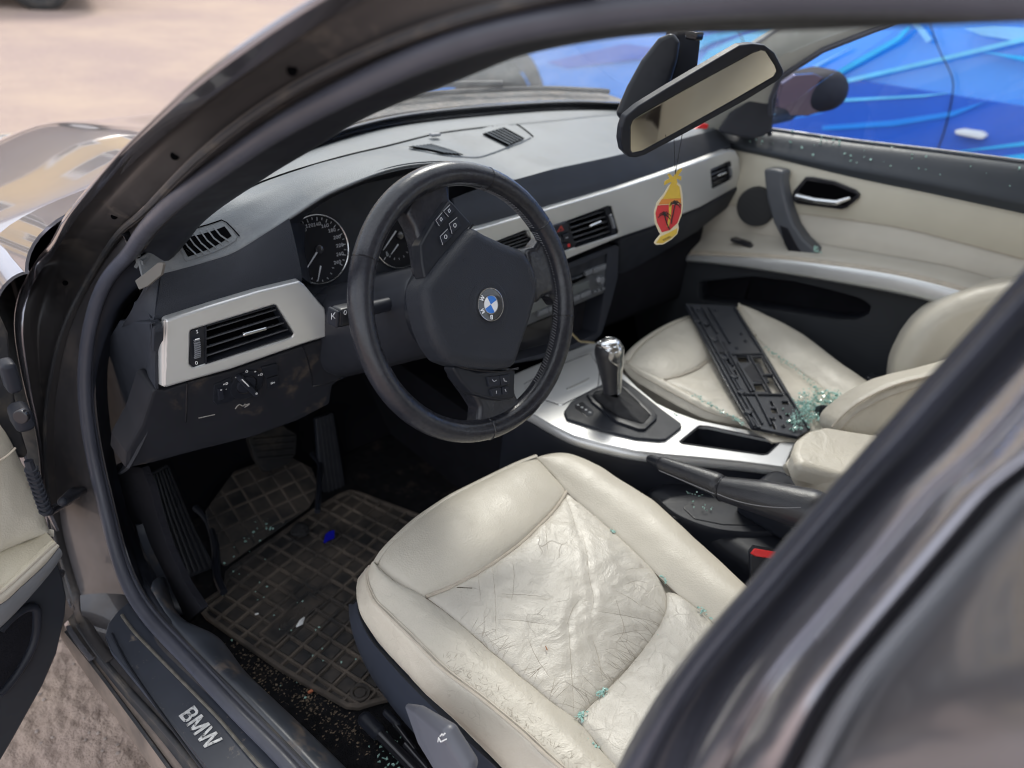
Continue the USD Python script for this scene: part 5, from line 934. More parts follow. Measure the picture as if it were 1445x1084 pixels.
obj('handle_recess', plate([(1121, 279), (1138, 255), (1176, 261), (1208, 275), (1192, 290), (1126, 284)], X, .6865, T=.002, bev=.0004), vent_back, dh)
obj('handle_lever', cat(hull([(at(1125, 277, X, .680), .007), (at(1150, 283, X, .674), .0065)]), hull([(at(1150, 283, X, .674), .0065), (at(1180, 286, X, .674), .006)]), hull([(at(1180, 286, X, .674), .006), (at(1198, 280, X, .680), .004)])), chrome, dh, smooth=True)
_o = at(1049, 343, X, .668); obj('window_switch', cat(boxpts(_o + [0, 0, .001], (.026, .062, .008), r=.003), boxpts(_o + [-.002, -.006, .006], (.014, .026, .005), r=.002)), plast_gloss, pd)

# ================================================================ driver seat
def sc(pts, z=None, n=60): return C(pts, 'z', z, n=n)
ds = thing_path = obj('driver_seat', loft([sc([(504, 848), (508, 872), (530, 912), (592, 980), (662, 1048), (708, 1090), (800, 1175)], .475), sc([(500, 852), (504, 880), (526, 920), (588, 990), (656, 1056), (700, 1098), (790, 1185)], .455), sc([(492, 853), (500, 900), (524, 945), (576, 1010), (640, 1072), (680, 1108), (760, 1190)], .40), sc([(497, 862), (506, 915), (532, 968), (580, 1030), (640, 1090), (690, 1130), (760, 1200)], .345)], 4, .01), M('seat_base_plastic', (.020, .023, .032), .42, spec=.28, bump=.2, bscale=600, bdist=.0004, var=.15), car, label='driver seat with worn beige leather cushion on a black plastic base')
pip_px = [(521, 800), (517, 815), (520, 832), (533, 856), (556, 878), (581, 902), (621, 943), (682, 990), (730, 1030), (782, 1077), (860, 1140)]
pip = sc(pip_px, .556); base = sc([(512, 826), (511, 842), (514, 868), (537, 910), (562, 938), (598, 977), (634, 1010), (668, 1043), (712, 1086), (800, 1170)], .478)
smL = sc([(530, 797, .562), (560, 822, .566), (601, 844, .560), (650, 882, .556), (695, 922, .553), (769, 985, .55), (813, 1016, .546), (860, 1073, .55), (930, 1140, .55)])
V = across([base + [.012, .004, -.012], base, base * .6 + pip * .4 + [-.012, .001, .004], base * .15 + pip * .85 + [-.006, 0, .003], pip], 7)
def wrinkle(V, amp, sc_, seed, axis=None):
    N = gnormals(V); P = V * sc_ if axis is None else V * axis
    return V + N * (amp * (meshkit.fbm(P, 4, seed) - .5) * 2)[..., None]
obj('cushion_side', solid(wrinkle(V, .0016, 40, 3), .004), leather_soft, ds, smooth=60)
V = across([pip, pip * .7 + smL * .3 + [0, 0, .006], pip * .35 + smL * .65 + [0, 0, .008], smL * .94 + pip * .06 + [0, 0, .003], smL + [0, 0, -.004]], 8)
VB = wrinkle(V, .0014, 45, 5); obj('cushion_bolster', solid(VB, .004), leather_soft, ds, smooth=60)
obj('piping', tube(pip + [0, 0, .001], .0022, 8), piping_m, ds); pip2 = pip * .93 + smL * .07 + [0, 0, .0025]
obj('stitched_seam', tube(pip2, .001, 6), piping_m, ds)
fe_px = [(530, 797, .562), (541, 780, .565), (557, 763, .567), (582, 740, .568), (611, 719, .568), (645, 698, .568), (679, 681, .568), (720, 661, .567), (757, 646, .565)]
fe = sc(fe_px); ts_px = [(601, 844, .556), (635, 831, .555), (665, 816, .555), (692, 800, .555), (715, 784, .555), (737, 767, .555), (755, 750, .555), (774, 731, .554), (788, 714, .553), (800, 694, .552)]
ts = sc(ts_px); d0 = sc([(530, 797, .560), (560, 822, .562), (601, 844, .556)]); d1 = sc([(757, 646, .565), (778, 668, .56), (800, 694, .552)])
V = puffed(coons(fe, ts, d0, d1, 60, 40), .016, .42, toward=[0, 0, 1.])
obj('cushion_front', solid(wrinkle(V, .0016, 18, 8), .004), leather, ds, smooth=60)
fr0 = resamp(fe, 60, 1); obj('cushion_nose', loft([fr0 + [0, 0, .001], fr0 + [.002, .003, -.004], fr0 + [.003, .006, -.03], fr0 + [.003, .004, -.09], fr0 + [0, 0, -.14]], 5, .004), leather, ds, smooth=60)
smR_px = [(800, 694, .552), (829, 720, .55), (860, 747, .549), (890, 775, .548), (917, 801, .546), (934, 826, .544), (943, 852, .540)]
smR = sc(smR_px); cr = sc([(813, 1016, .544), (830, 1000, .541), (850, 981, .539), (875, 958, .538), (900, 934, .537), (920, 913, .537), (937, 890, .538), (943, 870, .539), (943, 852, .540)])
dl = sc([(601, 844, .556), (650, 882, .554), (695, 922, .551), (769, 985, .547), (813, 1016, .544)])
V = puffed(coons(ts, cr, dl, smR, 80, 80), .014, .35, toward=[0, 0, 1.]); u_ = np.linspace(0, 1, 80)
V[..., 2] += .0035 * (meshkit.fbm(V * np.array([14, 26, 10]), 3, 21) - .5) * 2 * np.clip(4 * u_ * (1 - u_), 0, 1)[None, :] ** .5 * np.clip(4 * u_ * (1 - u_), 0, 1)[:, None] ** .5
bm = []
for k in range(190):      # worn, cracked band beside the outer piping
    i_ = int(RNG.uniform(26, 58)); b0 = pip[i_] * .93 + smL[i_] * .07; d_ = np.array([RNG.normal(.5, .5), RNG.normal(0, .7), 0]); d_ /= np.linalg.norm(d_); L_ = RNG.uniform(.002, .009)
    bm.append((b0 + np.r_[abs(RNG.normal(0, .008)), RNG.normal(0, .004), 0], d_, L_))
# gathered folds running into the deep rear seam
fold = np.clip((u_ - .72) / .28, 0, 1)[:, None] * np.clip(1.05 - u_, 0, 1)[:, None] ** .2; V[..., 2] += .0022 * fold * np.sin(u_[None, :] * 70 + 6 * meshkit.noise(V * 30, 4)) * np.clip(4 * u_ * (1 - u_), 0, 1)[:, None]
CR = [[(801, 885), (804, 922), (807, 955), (811, 1006)], [(816, 745), (826, 787), (830, 820), (836, 848), (832, 872)], [(694, 802), (698, 854), (699, 908)], [(674, 816), (678, 856)], [(702, 846), (736, 846), (770, 850)], [(702, 880), (740, 883), (778, 889)],
      [(843, 868), (872, 869), (900, 872), (938, 878)], [(836, 906), (845, 930), (851, 960)], [(769, 738), (770, 762), (773, 790)], [(816, 853), (806, 868), (799, 890)], [(796, 700), (806, 730), (812, 760)], [(868, 838), (886, 846), (904, 857)], [(860, 900), (884, 892), (912, 886)], [(880, 830), (900, 822), (918, 826)], [(722, 800), (724, 830), (720, 856)], [(744, 906), (756, 930), (776, 958)], [(866, 846), (874, 866), (880, 886), (868, 908)]]
CW = [sc([(a, b, .552) for a, b in q], n=26) for q in CR]; _P = V.reshape(-1, 3)
for q in CW[:14]:
    dd = np.min(np.linalg.norm(_P[:, None, :2] - q[None, :, :2], axis=2), axis=1).reshape(V.shape[:2]); V[..., 2] -= .0008 * np.exp(-(dd / .0055) ** 2) - .0004 * np.exp(-((dd - .009) / .005) ** 2)
V = wrinkle(V, .0010, 70, 11); obj('cushion_centre', solid(V, .004), leather_worn, ds, smooth=60)
crack_m = M('leather_crack', (.365, .325, .262), .8, var=.3, vscale=90)
def on_top(V, q, r, seed, up=.0002):
    f_ = LinearNDInterpolator(V.reshape(-1, 3)[:, :2], V.reshape(-1, 3)[:, 2]); q = q + np.c_[.0016 * (meshkit.fbm(q * 130, 2, seed) - .5), .0016 * (meshkit.fbm(q * 130, 2, seed + 9) - .5), np.zeros(len(q))]; z = f_(q[:, :2]); ok = ~np.isnan(z)
    if ok.sum() < 3: return []
    q = np.c_[q[ok, :2], z[ok] - r * .35 + up]; w = np.linspace(0, 1, len(q)); return [tube(q, r * np.clip(4 * w * (1 - w), .15, 1) ** .5, 4)]
ms = [m for k, q in enumerate(CW) for m in on_top(V, q, .00032, k)]
for k in range(70):       # short gathers at the rear edge and small lines along the left seam
    if k < 42: t = RNG.random(); b0 = cr[int(4 + t * 50)]; d_ = np.array([-.25 + RNG.normal(0, .3), 1, 0]); L_ = RNG.uniform(.012, .04)
    else: t = RNG.random(); b0 = dl[int(14 + t * 42)]; d_ = np.array([1, .15 + RNG.normal(0, .3), 0]); L_ = RNG.uniform(.01, .035)
    d_ /= np.linalg.norm(d_); ms += on_top(V, np.array([b0 + d_ * (.002 + L_ * u) for u in np.linspace(0, 1, 12)]), .00022, 100 + k)
ms += [m for k, (b0, d_, L_) in enumerate(bm) for m in on_top(VB, np.array([b0 + d_ * L_ * u for u in np.linspace(0, 1, 10)]), .00024, 300 + k)]
obj('leather_cracks', cat(*ms), crack_m, ds, kind='stuff')
obj('seam_filler', plate([(905, 800), (930, 812), (965, 838), (1010, 880), (960, 885), (930, 862)], 'z', .5395, T=.01, bev=.002), leather, ds)
obj('piping', tube(ts + [0, 0, .003], .0026, 8), piping_m, ds)
rr_ = sc([(943, 852, .540), (942, 836, .545), (958, 840, .547), (982, 858, .547), (1005, 878, .545), (1060, 924, .545), (1100, 960, .545)]); rb0 = sc([(930, 1140, .55), (1000, 1080, .55), (1060, 1010, .55), (1100, 960, .545)]); rl = sc([(813, 1016, .544), (836, 1042, .546), (860, 1073, .55), (930, 1140, .55)])
V = puffed(coons(cr, rb0, rl, rr_, 60, 50), .013, .35, toward=[0, 0, 1.]); V[..., 2] += .005 * (meshkit.fbm(V * np.array([24, 24, 10]), 3, 31) - .5)
obj('cushion_rear', solid(wrinkle(V, .0010, 60, 12), .004), leather_worn, ds, smooth=60)
sR = sc([(757, 646, .565), (778, 668, .562), (800, 694, .556), (829, 720, .554), (860, 747, .552), (890, 775, .55), (917, 801, .549), (945, 828, .548), (1005, 878, .55), (1060, 924, .55), (1100, 960, .55)])
oR = sc([(757, 646, .565), (772, 641, .566), (790, 639, .567), (810, 642, .567), (829, 649, .566), (856, 663, .564), (880, 679, .562), (905, 694, .562), (930, 711, .561), (968, 746, .56), (1010, 784, .56), (1054, 826, .56), (1120, 880, .56), (1180, 935, .56)])
rp_ = (np.clip(np.linspace(0, 1, 60) * 5, 0, 1) ** .7)[:, None] * np.array([0, 0, 1.])
V = across([sR - rp_ * .004, sR * .94 + oR * .06 + rp_ * .004, sR * .65 + oR * .35 + rp_ * .013, sR * .3 + oR * .7 + rp_ * .013, sR * .06 + oR * .94 + rp_ * .004, oR + rp_ * -.004, oR + [.008, .006, -.03], oR + [.004, .004, -.11]], 6)
obj('cushion_bolster', solid(wrinkle(V, .0012, 35, 15), .004), leather, ds, smooth=60)
obj('seam_groove', tube(sR[4:] + [0, 0, -.001], .0014, 6), M('seam_shadow_thread', (.16, .13, .10), .8), ds)  # brown line along the right bolster seam
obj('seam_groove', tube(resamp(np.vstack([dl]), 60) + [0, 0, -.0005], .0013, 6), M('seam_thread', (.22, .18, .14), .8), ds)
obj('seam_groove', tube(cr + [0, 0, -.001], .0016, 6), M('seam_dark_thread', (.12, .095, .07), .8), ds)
obj('seat_pan', plate([(540, 800), (757, 650), (830, 655), (1054, 830), (1180, 935), (930, 1140), (780, 1075), (530, 850)], 'z', .50, T=.04, bev=.01), plast, ds)
hk = hull([(at(577, 998, 'x', -.652), .004), (at(594, 1006, 'x', -.655), .008), (at(594, 1046, 'x', -.655), .004), (at(634, 1035, 'x', -.66), .011), (at(660, 1076, 'x', -.66), .011), (at(628, 1086, 'x', -.66), .010), (at(645, 1092, 'x', -.66), .011)])
lv = obj('seat_height_lever', hk, M('lever_plastic', (.085, .088, .105), .42, bump=.15, bscale=600, bdist=.0003, var=.06), ds, smooth=50)
g = [[(618, 1047), (619, 1041), (622, 1047), (630, 1043)], [(621, 1039), (624, 1036)], [(625, 1038), (628, 1035)]]
obj('lever_print', cat(*[tube(np.array([at(a, b, 'x', -.6735) for a, b in q]), .0007, 5) for q in g]), white, lv)
for q, rr0 in ([((516, 1016), (548, 1048), (592, 1092)), .0085], [((545, 1006), (566, 1032), (586, 1058)), .004], [((572, 1050), (604, 1086), (640, 1120)), .005]):
    rl_ = obj('seat_rail', tube(np.array([at(a, b, 'z', .31) for a, b in q]), rr0, 10), plast_gloss, ds)
    if rr0 != .005: a_, b_ = at(*q[0], 'z', .31), at(q[0][0] + 16, q[0][1] + 16, 'z', .31); obj('rail_cap', hull([(a_, rr0 * 1.35), (b_, rr0 * 1.35)]), plast, rl_)
lean = np.array([[1, 0, 0], [0, .93, .36], [0, -.36, .93]])
bkr = obj('backrest', boxpts((-.37, -.80, .86), (.46, .13, .66), lean, .06), leather, ds)

# ================================================================ passenger seat
ps = obj('passenger_seat', boxpts((.37, -.16, .44), (.46, .48, .12), r=.03), plast, car, label='passenger seat with beige leather cushion, broken glass lying on it')
fe2 = sc([(886, 516, .572), (893, 502, .576), (910, 484, .58), (940, 464, .582), (971, 450, .584), (1010, 440, .586), (1040, 436, .588)]); ts2 = sc([(937, 537, .572), (962, 531, .572), (985, 521, .572), (1003, 509, .573), (1030, 496, .574), (1050, 484, .575), (1066, 474, .576)])
d0 = sc([(886, 516, .572), (912, 527, .572), (937, 537, .572)]); d1 = sc([(1040, 436, .588), (1053, 455, .582), (1066, 474, .576)])
V = puffed(coons(fe2, ts2, d0, d1, 50, 36), .014, .42, toward=[0, 0, 1.]); obj('cushion_front', solid(wrinkle(V, .0014, 22, 41), .004), leather_soft, ps, smooth=60)
obj('piping', tube(ts2 + [0, 0, .003], .0022, 8), piping_m, ps)
f0 = resamp(fe2, 50, 1); obj('cushion_nose', loft([f0, f0 + [-.004, .012, -.006], f0 + [-.006, .018, -.03], f0 + [0, .012, -.10], f0 + [0, .0, -.14]], 4, .004), leather, ps, smooth=60)
sN = sc([(937, 537, .572), (958, 548, .571), (980, 559, .57), (1004, 574, .57), (1046, 598, .57), (1090, 624, .57)]); sF = sc([(1066, 474, .576), (1082, 490, .574), (1102, 505, .573), (1120, 518, .572), (1145, 536, .57), (1168, 554, .57), (1200, 580, .57), (1240, 620, .57)])
rr2 = sc([(1090, 624, .57), (1160, 622, .57), (1240, 620, .57)])
V = puffed(coons(ts2, rr2, sN, sF, 60, 60), .008, .35, toward=[0, 0, 1.]); V[..., 2] += .005 * (meshkit.fbm(V * 14, 3, 51) - .5)
obj('cushion_centre', solid(wrinkle(V, .0012, 30, 43), .004), leather_soft, ps, smooth=60)
oF = sc([(1040, 436, .590), (1060, 438, .592), (1081, 446, .593), (1110, 459, .593), (1137, 475, .592), (1165, 496, .591), (1190, 515, .59), (1215, 532, .59), (1240, 550, .59), (1290, 590, .59)]); sF0 = sc([(1040, 436, .588), (1053, 455, .582), (1066, 474, .576), (1082, 490, .574), (1102, 505, .573), (1120, 518, .572), (1145, 536, .57), (1168, 554, .57), (1200, 580, .57), (1240, 620, .57)])
V = across([sF0 + [0, 0, -.003], sF0 * .93 + oF * .07 + [0, 0, .004], sF0 * .6 + oF * .4 + [0, 0, .012], sF0 * .2 + oF * .8 + [0, 0, .010], oF, oF + [.012, .004, -.02], oF + [.014, .006, -.12]], 6)
obj('cushion_bolster', solid(wrinkle(V, .0012, 30, 44), .004), leather_soft, ps, smooth=60)
oN = sc([(884, 513, .574), (880, 517, .566), (884, 527, .556), (901, 542, .55), (922, 555, .55), (943, 567, .55), (985, 589, .55), (1020, 599, .55), (1050, 604, .55), (1068, 606, .55)]); sN0 = sc([(886, 516, .574), (912, 527, .572), (937, 537, .571), (958, 548, .571), (980, 559, .57), (1004, 574, .57), (1040, 592, .57), (1070, 602, .57)])
V = across([sN0 + [0, 0, -.003], sN0 * .9 + oN * .1 + [0, 0, .005], sN0 * .5 + oN * .5 + [-.002, 0, .012], sN0 * .12 + oN * .88 + [-.004, 0, .006], oN, oN + [.012, 0, -.03], oN + [.02, 0, -.10]], 6)
obj('cushion_bolster', solid(wrinkle(V, .0012, 30, 45), .004), leather_soft, ps, smooth=60)
obj('piping', tube(sN0 * .35 + oN * .65 + [-.003, 0, .011], .0012, 6), piping_m, ps)
LB = np.array([0, .72, .69]) if False else None
obj('backrest', boxpts((.37, -.62, .84), (.34, .12, .62), np.array([[1, 0, 0], [0, .91, .41], [0, -.41, .91]]), .05), leather, ps)
BN = np.array([-.86, -.43, .27])
obj('backrest_bolster', plate([(1262, 560), (1263, 535), (1266, 515), (1273, 498), (1284, 477), (1298, 458), (1314, 443), (1332, 431), (1356, 419), (1385, 409), (1430, 399), (1560, 380), (1620, 560), (1450, 640), (1300, 640)], BN, np.array([.51, -.33, .70]), T=.10, bev=.035, r=.02, segs=6, step=.01), leather, ps, smooth=60)
bn = obj('backrest_bolster', plate([(1172, 606), (1180, 596), (1196, 580), (1214, 566), (1236, 553), (1262, 541), (1290, 533), (1314, 528), (1420, 500), (1520, 600), (1420, 720), (1300, 690), (1228, 640)], np.array([-.62, -.66, .42]), np.array([.20, -.36, .64]), T=.07, bev=.02, r=.012, segs=5, step=.008), leather_soft, ps, smooth=60)
nb = np.array([-.62, -.66, .42]); nb /= np.linalg.norm(nb)
obj('piping', tube(resamp(np.array([at(a, b, nb, np.array([.20, -.36, .64]) + nb * -.004) for a, b in ((1174, 603), (1196, 580), (1214, 567), (1236, 555), (1262, 544), (1290, 536), (1330, 529))]), 40), .0022, 8), piping_m, bn)
obj('piping', tube(resamp(np.array([at(a, b, nb, np.array([.20, -.36, .64]) + nb * .0005) for a, b in ((1186, 606), (1206, 586), (1240, 566), (1290, 548), (1340, 540))]), 40), .0012, 8), piping_m, bn)
bt2 = obj('belt_buckle_stub', boxpts(at(1240, 541, 'z', .58), (.03, .05, .02), r=.004), plast_smooth, car)

# ================================================================ pedals, driver door
def quadp(a, b, c, d, s, t): return (1 - s) * (1 - t) * a + s * (1 - t) * b + s * t * c + (1 - s) * t * d
FRN, FRP = np.array([.15, -.75, .62]), at(270, 780, 'z', .33)
fr_ = obj('foot_rest', plate([(212, 668), (236, 655), (262, 720), (303, 800), (262, 818), (245, 800), (228, 730)], FRN, FRP, T=.012, bev=.002), plast, car)
for i in range(6):
    t = (i + .5) / 6; a = (212 + 24 * t + 3, 668 - 13 * t + 4); m = (228 + 34 * t + 3, 735 - 14 * t); b = (256 + 44 * t, 812 - 12 * t)
    obj('rib', tube(np.array([at(*p, FRN, FRP + FRN / np.linalg.norm(FRN) * .002) for p in (a, m, b)]), .0025, 6), plast_smooth, fr_)
BRN, BRP = np.array([.0, -.80, .60]), at(385, 635, 'y', .46)
pedal_m = M('pedal_rubber', (.012, .012, .013), .7, spec=.2, bump=.3, bscale=260, bdist=.001, var=.3, dirt=((.07, .058, .046), 20, .5, .85))
br = obj('brake_pedal', plate([(350, 620), (356, 606), (400, 600), (420, 612), (418, 640), (408, 655), (374, 667), (360, 648)], BRN, BRP, T=.014, bev=.004, r=.008), pedal_m, car)
for i in range(4):
    t = (i + 1) / 5; obj('rib', tube(np.array([at(354 + 12 * t, 612 + 44 * t, BRN, BRP + BRN * .002), at(416 - 4 * t, 606 + 46 * t, BRN, BRP + BRN * .002)]), .0022, 6), pedal_m, br)
obj('pedal_arm', tube(np.array([at(385, 625, BRN, BRP - BRN * .02), at(380, 590, 'y', .56), at(380, 540, 'y', .6)]), .008, 8), plast, br)
ANP, APP = np.array([-.1, -.80, .55]), at(468, 650, 'y', .44)
ac = obj('accelerator_pedal', plate([(445, 590), (470, 582), (480, 640), (488, 690), (458, 702), (450, 650)], ANP, APP, T=.014, bev=.003, r=.004), plast, car)
for i in range(4):
    t = (i + 1) / 5; obj('rib', tube(np.array([at(446 + 24 * t, 590 - 6 * t, ANP, APP + ANP * .002), at(459 + 28 * t, 700 - 8 * t, ANP, APP + ANP * .002)]), .0016, 6), plast_smooth, ac)
obj('wiring_loom', tube(resamp(np.array([at(*p, 'z', .30) for p in ((276, 716), (296, 740), (304, 775), (306, 810), (316, 836))]), 30), .007, 8), plast, car)
obj('wiring_loom', tube(resamp(np.array([at(*p, 'z', .32) for p in ((448, 722), (450, 690), (452, 660), (440, 640))]), 24), .006, 8), plast, car)
fb = obj('release_handle', boxpts(at(205, 702, 'x', -.715), (.03, .05, .03), r=.006), plast_smooth, car)
obj('handle_print', text_px('L', .008, (200, 704), (210, 702), 'x', -.7325), whited, fb)

HN = np.array([.42, -.906, 0.]); HP = np.array([-.86, .30, .6])
def dr(p, d=0.): return at(p[0], p[1], HN, HP + HN * d)
def dplate(pts, d, T, bev=.002, r=0., holes=(), hr=None, segs=3): return plate(pts, HN, HP + HN * d, T=T, bev=bev, r=r, holes=holes, hr=hr, segs=segs)
dd_ = obj('driver_door', dplate([(-260, 560), (-10, 590), (20, 620), (48, 690), (74, 770), (90, 812), (96, 842), (94, 868), (82, 922), (62, 968), (22, 1040), (-4, 1085), (-120, 1200), (-380, 1200)], 0, .05, .006, r=.006), M('door_panel_plastic', (.022, .024, .029), .5, spec=.28, bump=.2, bscale=500, bdist=.0005, var=.12, dirt=((.10, .085, .07), 18, .62, .82)), car, label='open driver door with beige upper panel and black lower panel')
pk2 = [(-200, 830), (0, 880), (30, 862), (46, 858), (50, 872), (46, 905), (24, 945), (0, 975), (-200, 1150)]
obj('door_pocket', dplate([(-230, 850), (0, 893), (28, 866), (46, 858), (50, 872), (46, 905), (24, 945), (0, 975), (-200, 1150)], .002, .004, .0015, r=.004), carpet_dark, dd_)
obj('pocket_rim', tube(resamp(np.array([dr(p, .004) for p in ((0, 890), (30, 862), (47, 857), (52, 872), (48, 905), (26, 948), (0, 980))]), 40), .006, 10), plast, dd_)
up0 = resamp(np.array([dr(p, .012) for p in ((-120, 560), (-20, 585), (0, 604), (20, 636), (40, 669), (55, 705), (62, 745))]), 40); lo_ = resamp(np.array([dr(p, .018) for p in ((-160, 830), (-60, 798), (-20, 788), (0, 780), (30, 767), (50, 758), (62, 750))]), 40)
V = across([up0 + HN * -.02, up0, up0 * .7 + lo_ * .3 + HN * .012, up0 * .3 + lo_ * .7 + HN * .014, lo_], 6)
obj('upper_leather', solid(wrinkle(V, .002, 25, 61), .006), leather, dd_, smooth=60)
obj('leather_seam', tube(resamp(np.array([dr(p, .030) for p in ((-30, 664), (0, 650), (14, 640), (22, 632))]), 20), .0014, 6), piping_m, dd_)
ar0 = lo_; ar1 = resamp(np.array([dr(p, .060) for p in ((-160, 908), (-60, 866), (-20, 847), (0, 836), (30, 810), (60, 782), (78, 766))]), 40); ar2 = resamp(np.array([dr(p, .058) for p in ((-160, 925), (-60, 883), (-20, 863), (0, 853), (32, 826), (62, 798), (83, 772))]), 40)
obj('armrest', loft([ar0, ar0 * .8 + ar1 * .2 + [0, 0, .004], ar1 * .9 + ar0 * .1 + [0, 0, .003], ar1], 5, .006), M('armrest_leather', (.52, .47, .36), .45, bump=.35, bscale=420, bdist=.0007, kindb='voronoi', var=.05), dd_, smooth=60)
obj('armrest_edge', loft([ar1 + [0, 0, -.0015], ar1 * .6 + ar2 * .4 + HN * .004, ar2], 4, .004), leather, dd_, smooth=60); obj('armrest_piping', tube(ar1, .0022, 8), piping_m, dd_)
ar3 = resamp(np.array([dr(p, .045) for p in ((-160, 965), (-60, 922), (-20, 900), (0, 886), (34, 852), (70, 810), (86, 786))]), 40)
obj('grey_strip', loft([ar2 + [0, 0, -.001], ar2 * .6 + ar3 * .4 + HN * .004, ar3, ar3 - HN * .03], 4, .006), M('grey_strip_plastic', (.15, .155, .165), .45, var=.15, vscale=30, dirt=((.3, .26, .2), 25, .62, .8)), dd_, smooth=60)
obj('door_frame', dplate([(-60, 480), (-4, 430), (14, 470), (20, 540), (30, 600), (48, 660), (20, 640), (-6, 600), (-80, 570)], -.02, .04, .006), rubber_dirty, dd_)
hg = obj('door_hinge', boxpts(at(30, 588, 'x', -.875), (.022, .034, .03), r=.008), plast, car); obj('hinge_bolt', disc(at(28, 589, 'x', -.89), (-.6, -.7, .2), .008, .006, .0015), plast_gloss, hg)
obj('hinge_leaf', boxpts(at(14, 530, 'x', -.875), (.016, .024, .04), r=.006), plast, hg)
cs = obj('check_strap', hull([(at(118, 692, 'x', -.80), .006), (at(104, 696, 'x', -.82), .009), (at(88, 708, 'x', -.86), .006)]), plast, car); obj('strap_arm', hull([(at(108, 700, 'x', -.82), .006), (at(70, 722, 'x', -.87), .006)]), plast_gloss, cs)
rgb = []
for i in range(10):
    t = i / 9; c_ = at(44 + 20 * t, 662 + 58 * t, 'x', -.885); rgb.append(tube(np.array([c_ + .0055 * (math.cos(s) * np.array([1., 0, 0]) + math.sin(s) * np.array([0, .9, .3])) for s in np.linspace(0, 2 * np.pi, 16, endpoint=False)]), .0022, 6, closed=True))
obj('cable_gaiter', cat(*rgb, tube(np.array([at(40, 650, 'x', -.885), at(66, 726, 'x', -.885)]), .005, 8)), plast, car)
obj('strap_bolt', disc(at(84, 812, 'x', -.87), (-.5, -.8, .2), .006, .008, .0015), plast_gloss, cs)

# ================================================================ loose things
ZM = .283
A_, B_, C_, D_ = at(330, 800, 'z', ZM), at(493, 694, 'z', ZM), at(640, 745, 'z', ZM), at(520, 1000, 'z', ZM)
mat_out = [(279, 858), (285, 850), (312, 832), (316, 822), (318, 808), (330, 797), (385, 760), (440, 720), (478, 698), (493, 692), (506, 694), (593, 727), (680, 760), (640, 900), (560, 985), (536, 991), (505, 1000), (488, 998), (470, 988), (430, 966), (390, 942), (350, 914), (318, 892), (290, 872)]
fm = thing('floor_mat', 'muddy black rubber floor mat with a raised square grid in the driver footwell', 'floor mat')
obj('mat_sheet', plate(mat_out, 'z', ZM - .004, T=.004, bev=.001, r=.006), mat_rubber, fm)
g = poly_on(mat_out, 'z', ZM, .006, *(lambda n, p: (p, frame2(n)))(*pnormal('z', ZM)))
n_, p_ = pnormal('z', ZM); ex, ey, nn = frame2(n_)
uvA, uvB, uvD = [np.array([(q - p_) @ ex, (q - p_) @ ey]) for q in (at(281, 858, 'z', ZM), at(493, 693, 'z', ZM), at(505, 1000, 'z', ZM))]
su = (uvB - uvA); sl_ = np.linalg.norm(su); su /= sl_; sv_ = np.array([su[1], -su[0]]); sv_ = sv_ if np.dot(uvD - uvA, sv_) > 0 else -sv_
rim = g.difference(g.buffer(-.007)); bars = []
def bar(a, b, w):
    d = (b - a) / np.linalg.norm(b - a); q = np.array([-d[1], d[0]]) * w / 2; return Polygon([a + q, b + q, b - q, a - q])
inner = g.buffer(-.004); panels = []
def R2(s0, s1, t0, t1): return Polygon([uvA + su * s + sv_ * t for s, t in ((s0, t0), (s1, t0), (s1, t1), (s0, t1))])
plain = [R2(.02, .13, .125, .158), R2(.205, .335, .165, .195)]
cell = .0335
from shapely import union_all
for i in range(-4, 18): bars.append(bar(uvA + su * (i * cell + .01) - sv_ * .05, uvA + su * (i * cell + .01) + sv_ * .5, .0042))
for j in range(-1, 15): bars.append(bar(uvA - su * .1 + sv_ * (j * cell * .92 + .012), uvA + su * .6 + sv_ * (j * cell * .92 + .012), .0042))
ribs = union_all(bars).intersection(inner); pu = union_all(plain); ribs = ribs.difference(pu).union(rim).union(pu.buffer(.003).difference(pu.buffer(-.001)).intersection(inner))
obj('mat_ribs', slab(ribs, p_ + nn * .003, ex, ey, nn, .008, .001, .03, 1), rib_rubber, fm)
blk_ = []
for i in range(-4, 18):
    for j in range(-1, 15):
        c_ = R2(i * cell + .01 + .0055, (i + 1) * cell + .01 - .0055, j * cell * .92 + .012 + .0055, (j + 1) * cell * .92 + .012 - .0055)
        if inner.contains(c_) and not c_.intersects(pu): blk_.append(slab(c_, p_ - nn * (.0012 + RNG.uniform(0, .0008)), ex, ey, nn, .003, .0008, .05, 1))
obj('mat_cells', cat(*blk_), mat_rubber, fm, kind='stuff')
rings_ = []
for k in range(4): rings_.append(tube(np.array([p_ + (uvA + su * (.075 + (.030 - k * .006) * math.cos(t)) + sv_ * (.141 + (.013 - k * .003) * math.sin(t)))[0] * ex + (uvA + su * (.075 + (.030 - k * .006) * math.cos(t)) + sv_ * (.141 + (.013 - k * .003) * math.sin(t)))[1] * ey + nn * -.003 for t in np.linspace(0, 2 * np.pi, 24, endpoint=False)]), .0009, 5, closed=True))
obj('mat_emblem_rings', cat(*rings_), mat_rubber, fm)
fixc = at(508, 978, 'z', ZM); obj('mat_eyelet', cat(disc(fixc + nn * .004, nn, .016, .006, .001, rin=.011), disc(fixc + nn * .002, nn, .009, .006, .001)), mat_rubber, fm)
um = [(316, 800), (436, 716), (452, 690), (440, 660), (400, 640), (330, 665), (290, 720), (300, 770)]
obj('mat_front_flap', plate(um, np.array([0, -.35, .94]), at(385, 755, 'z', ZM), T=.004, bev=.001, r=.006), mat_rubber, fm)

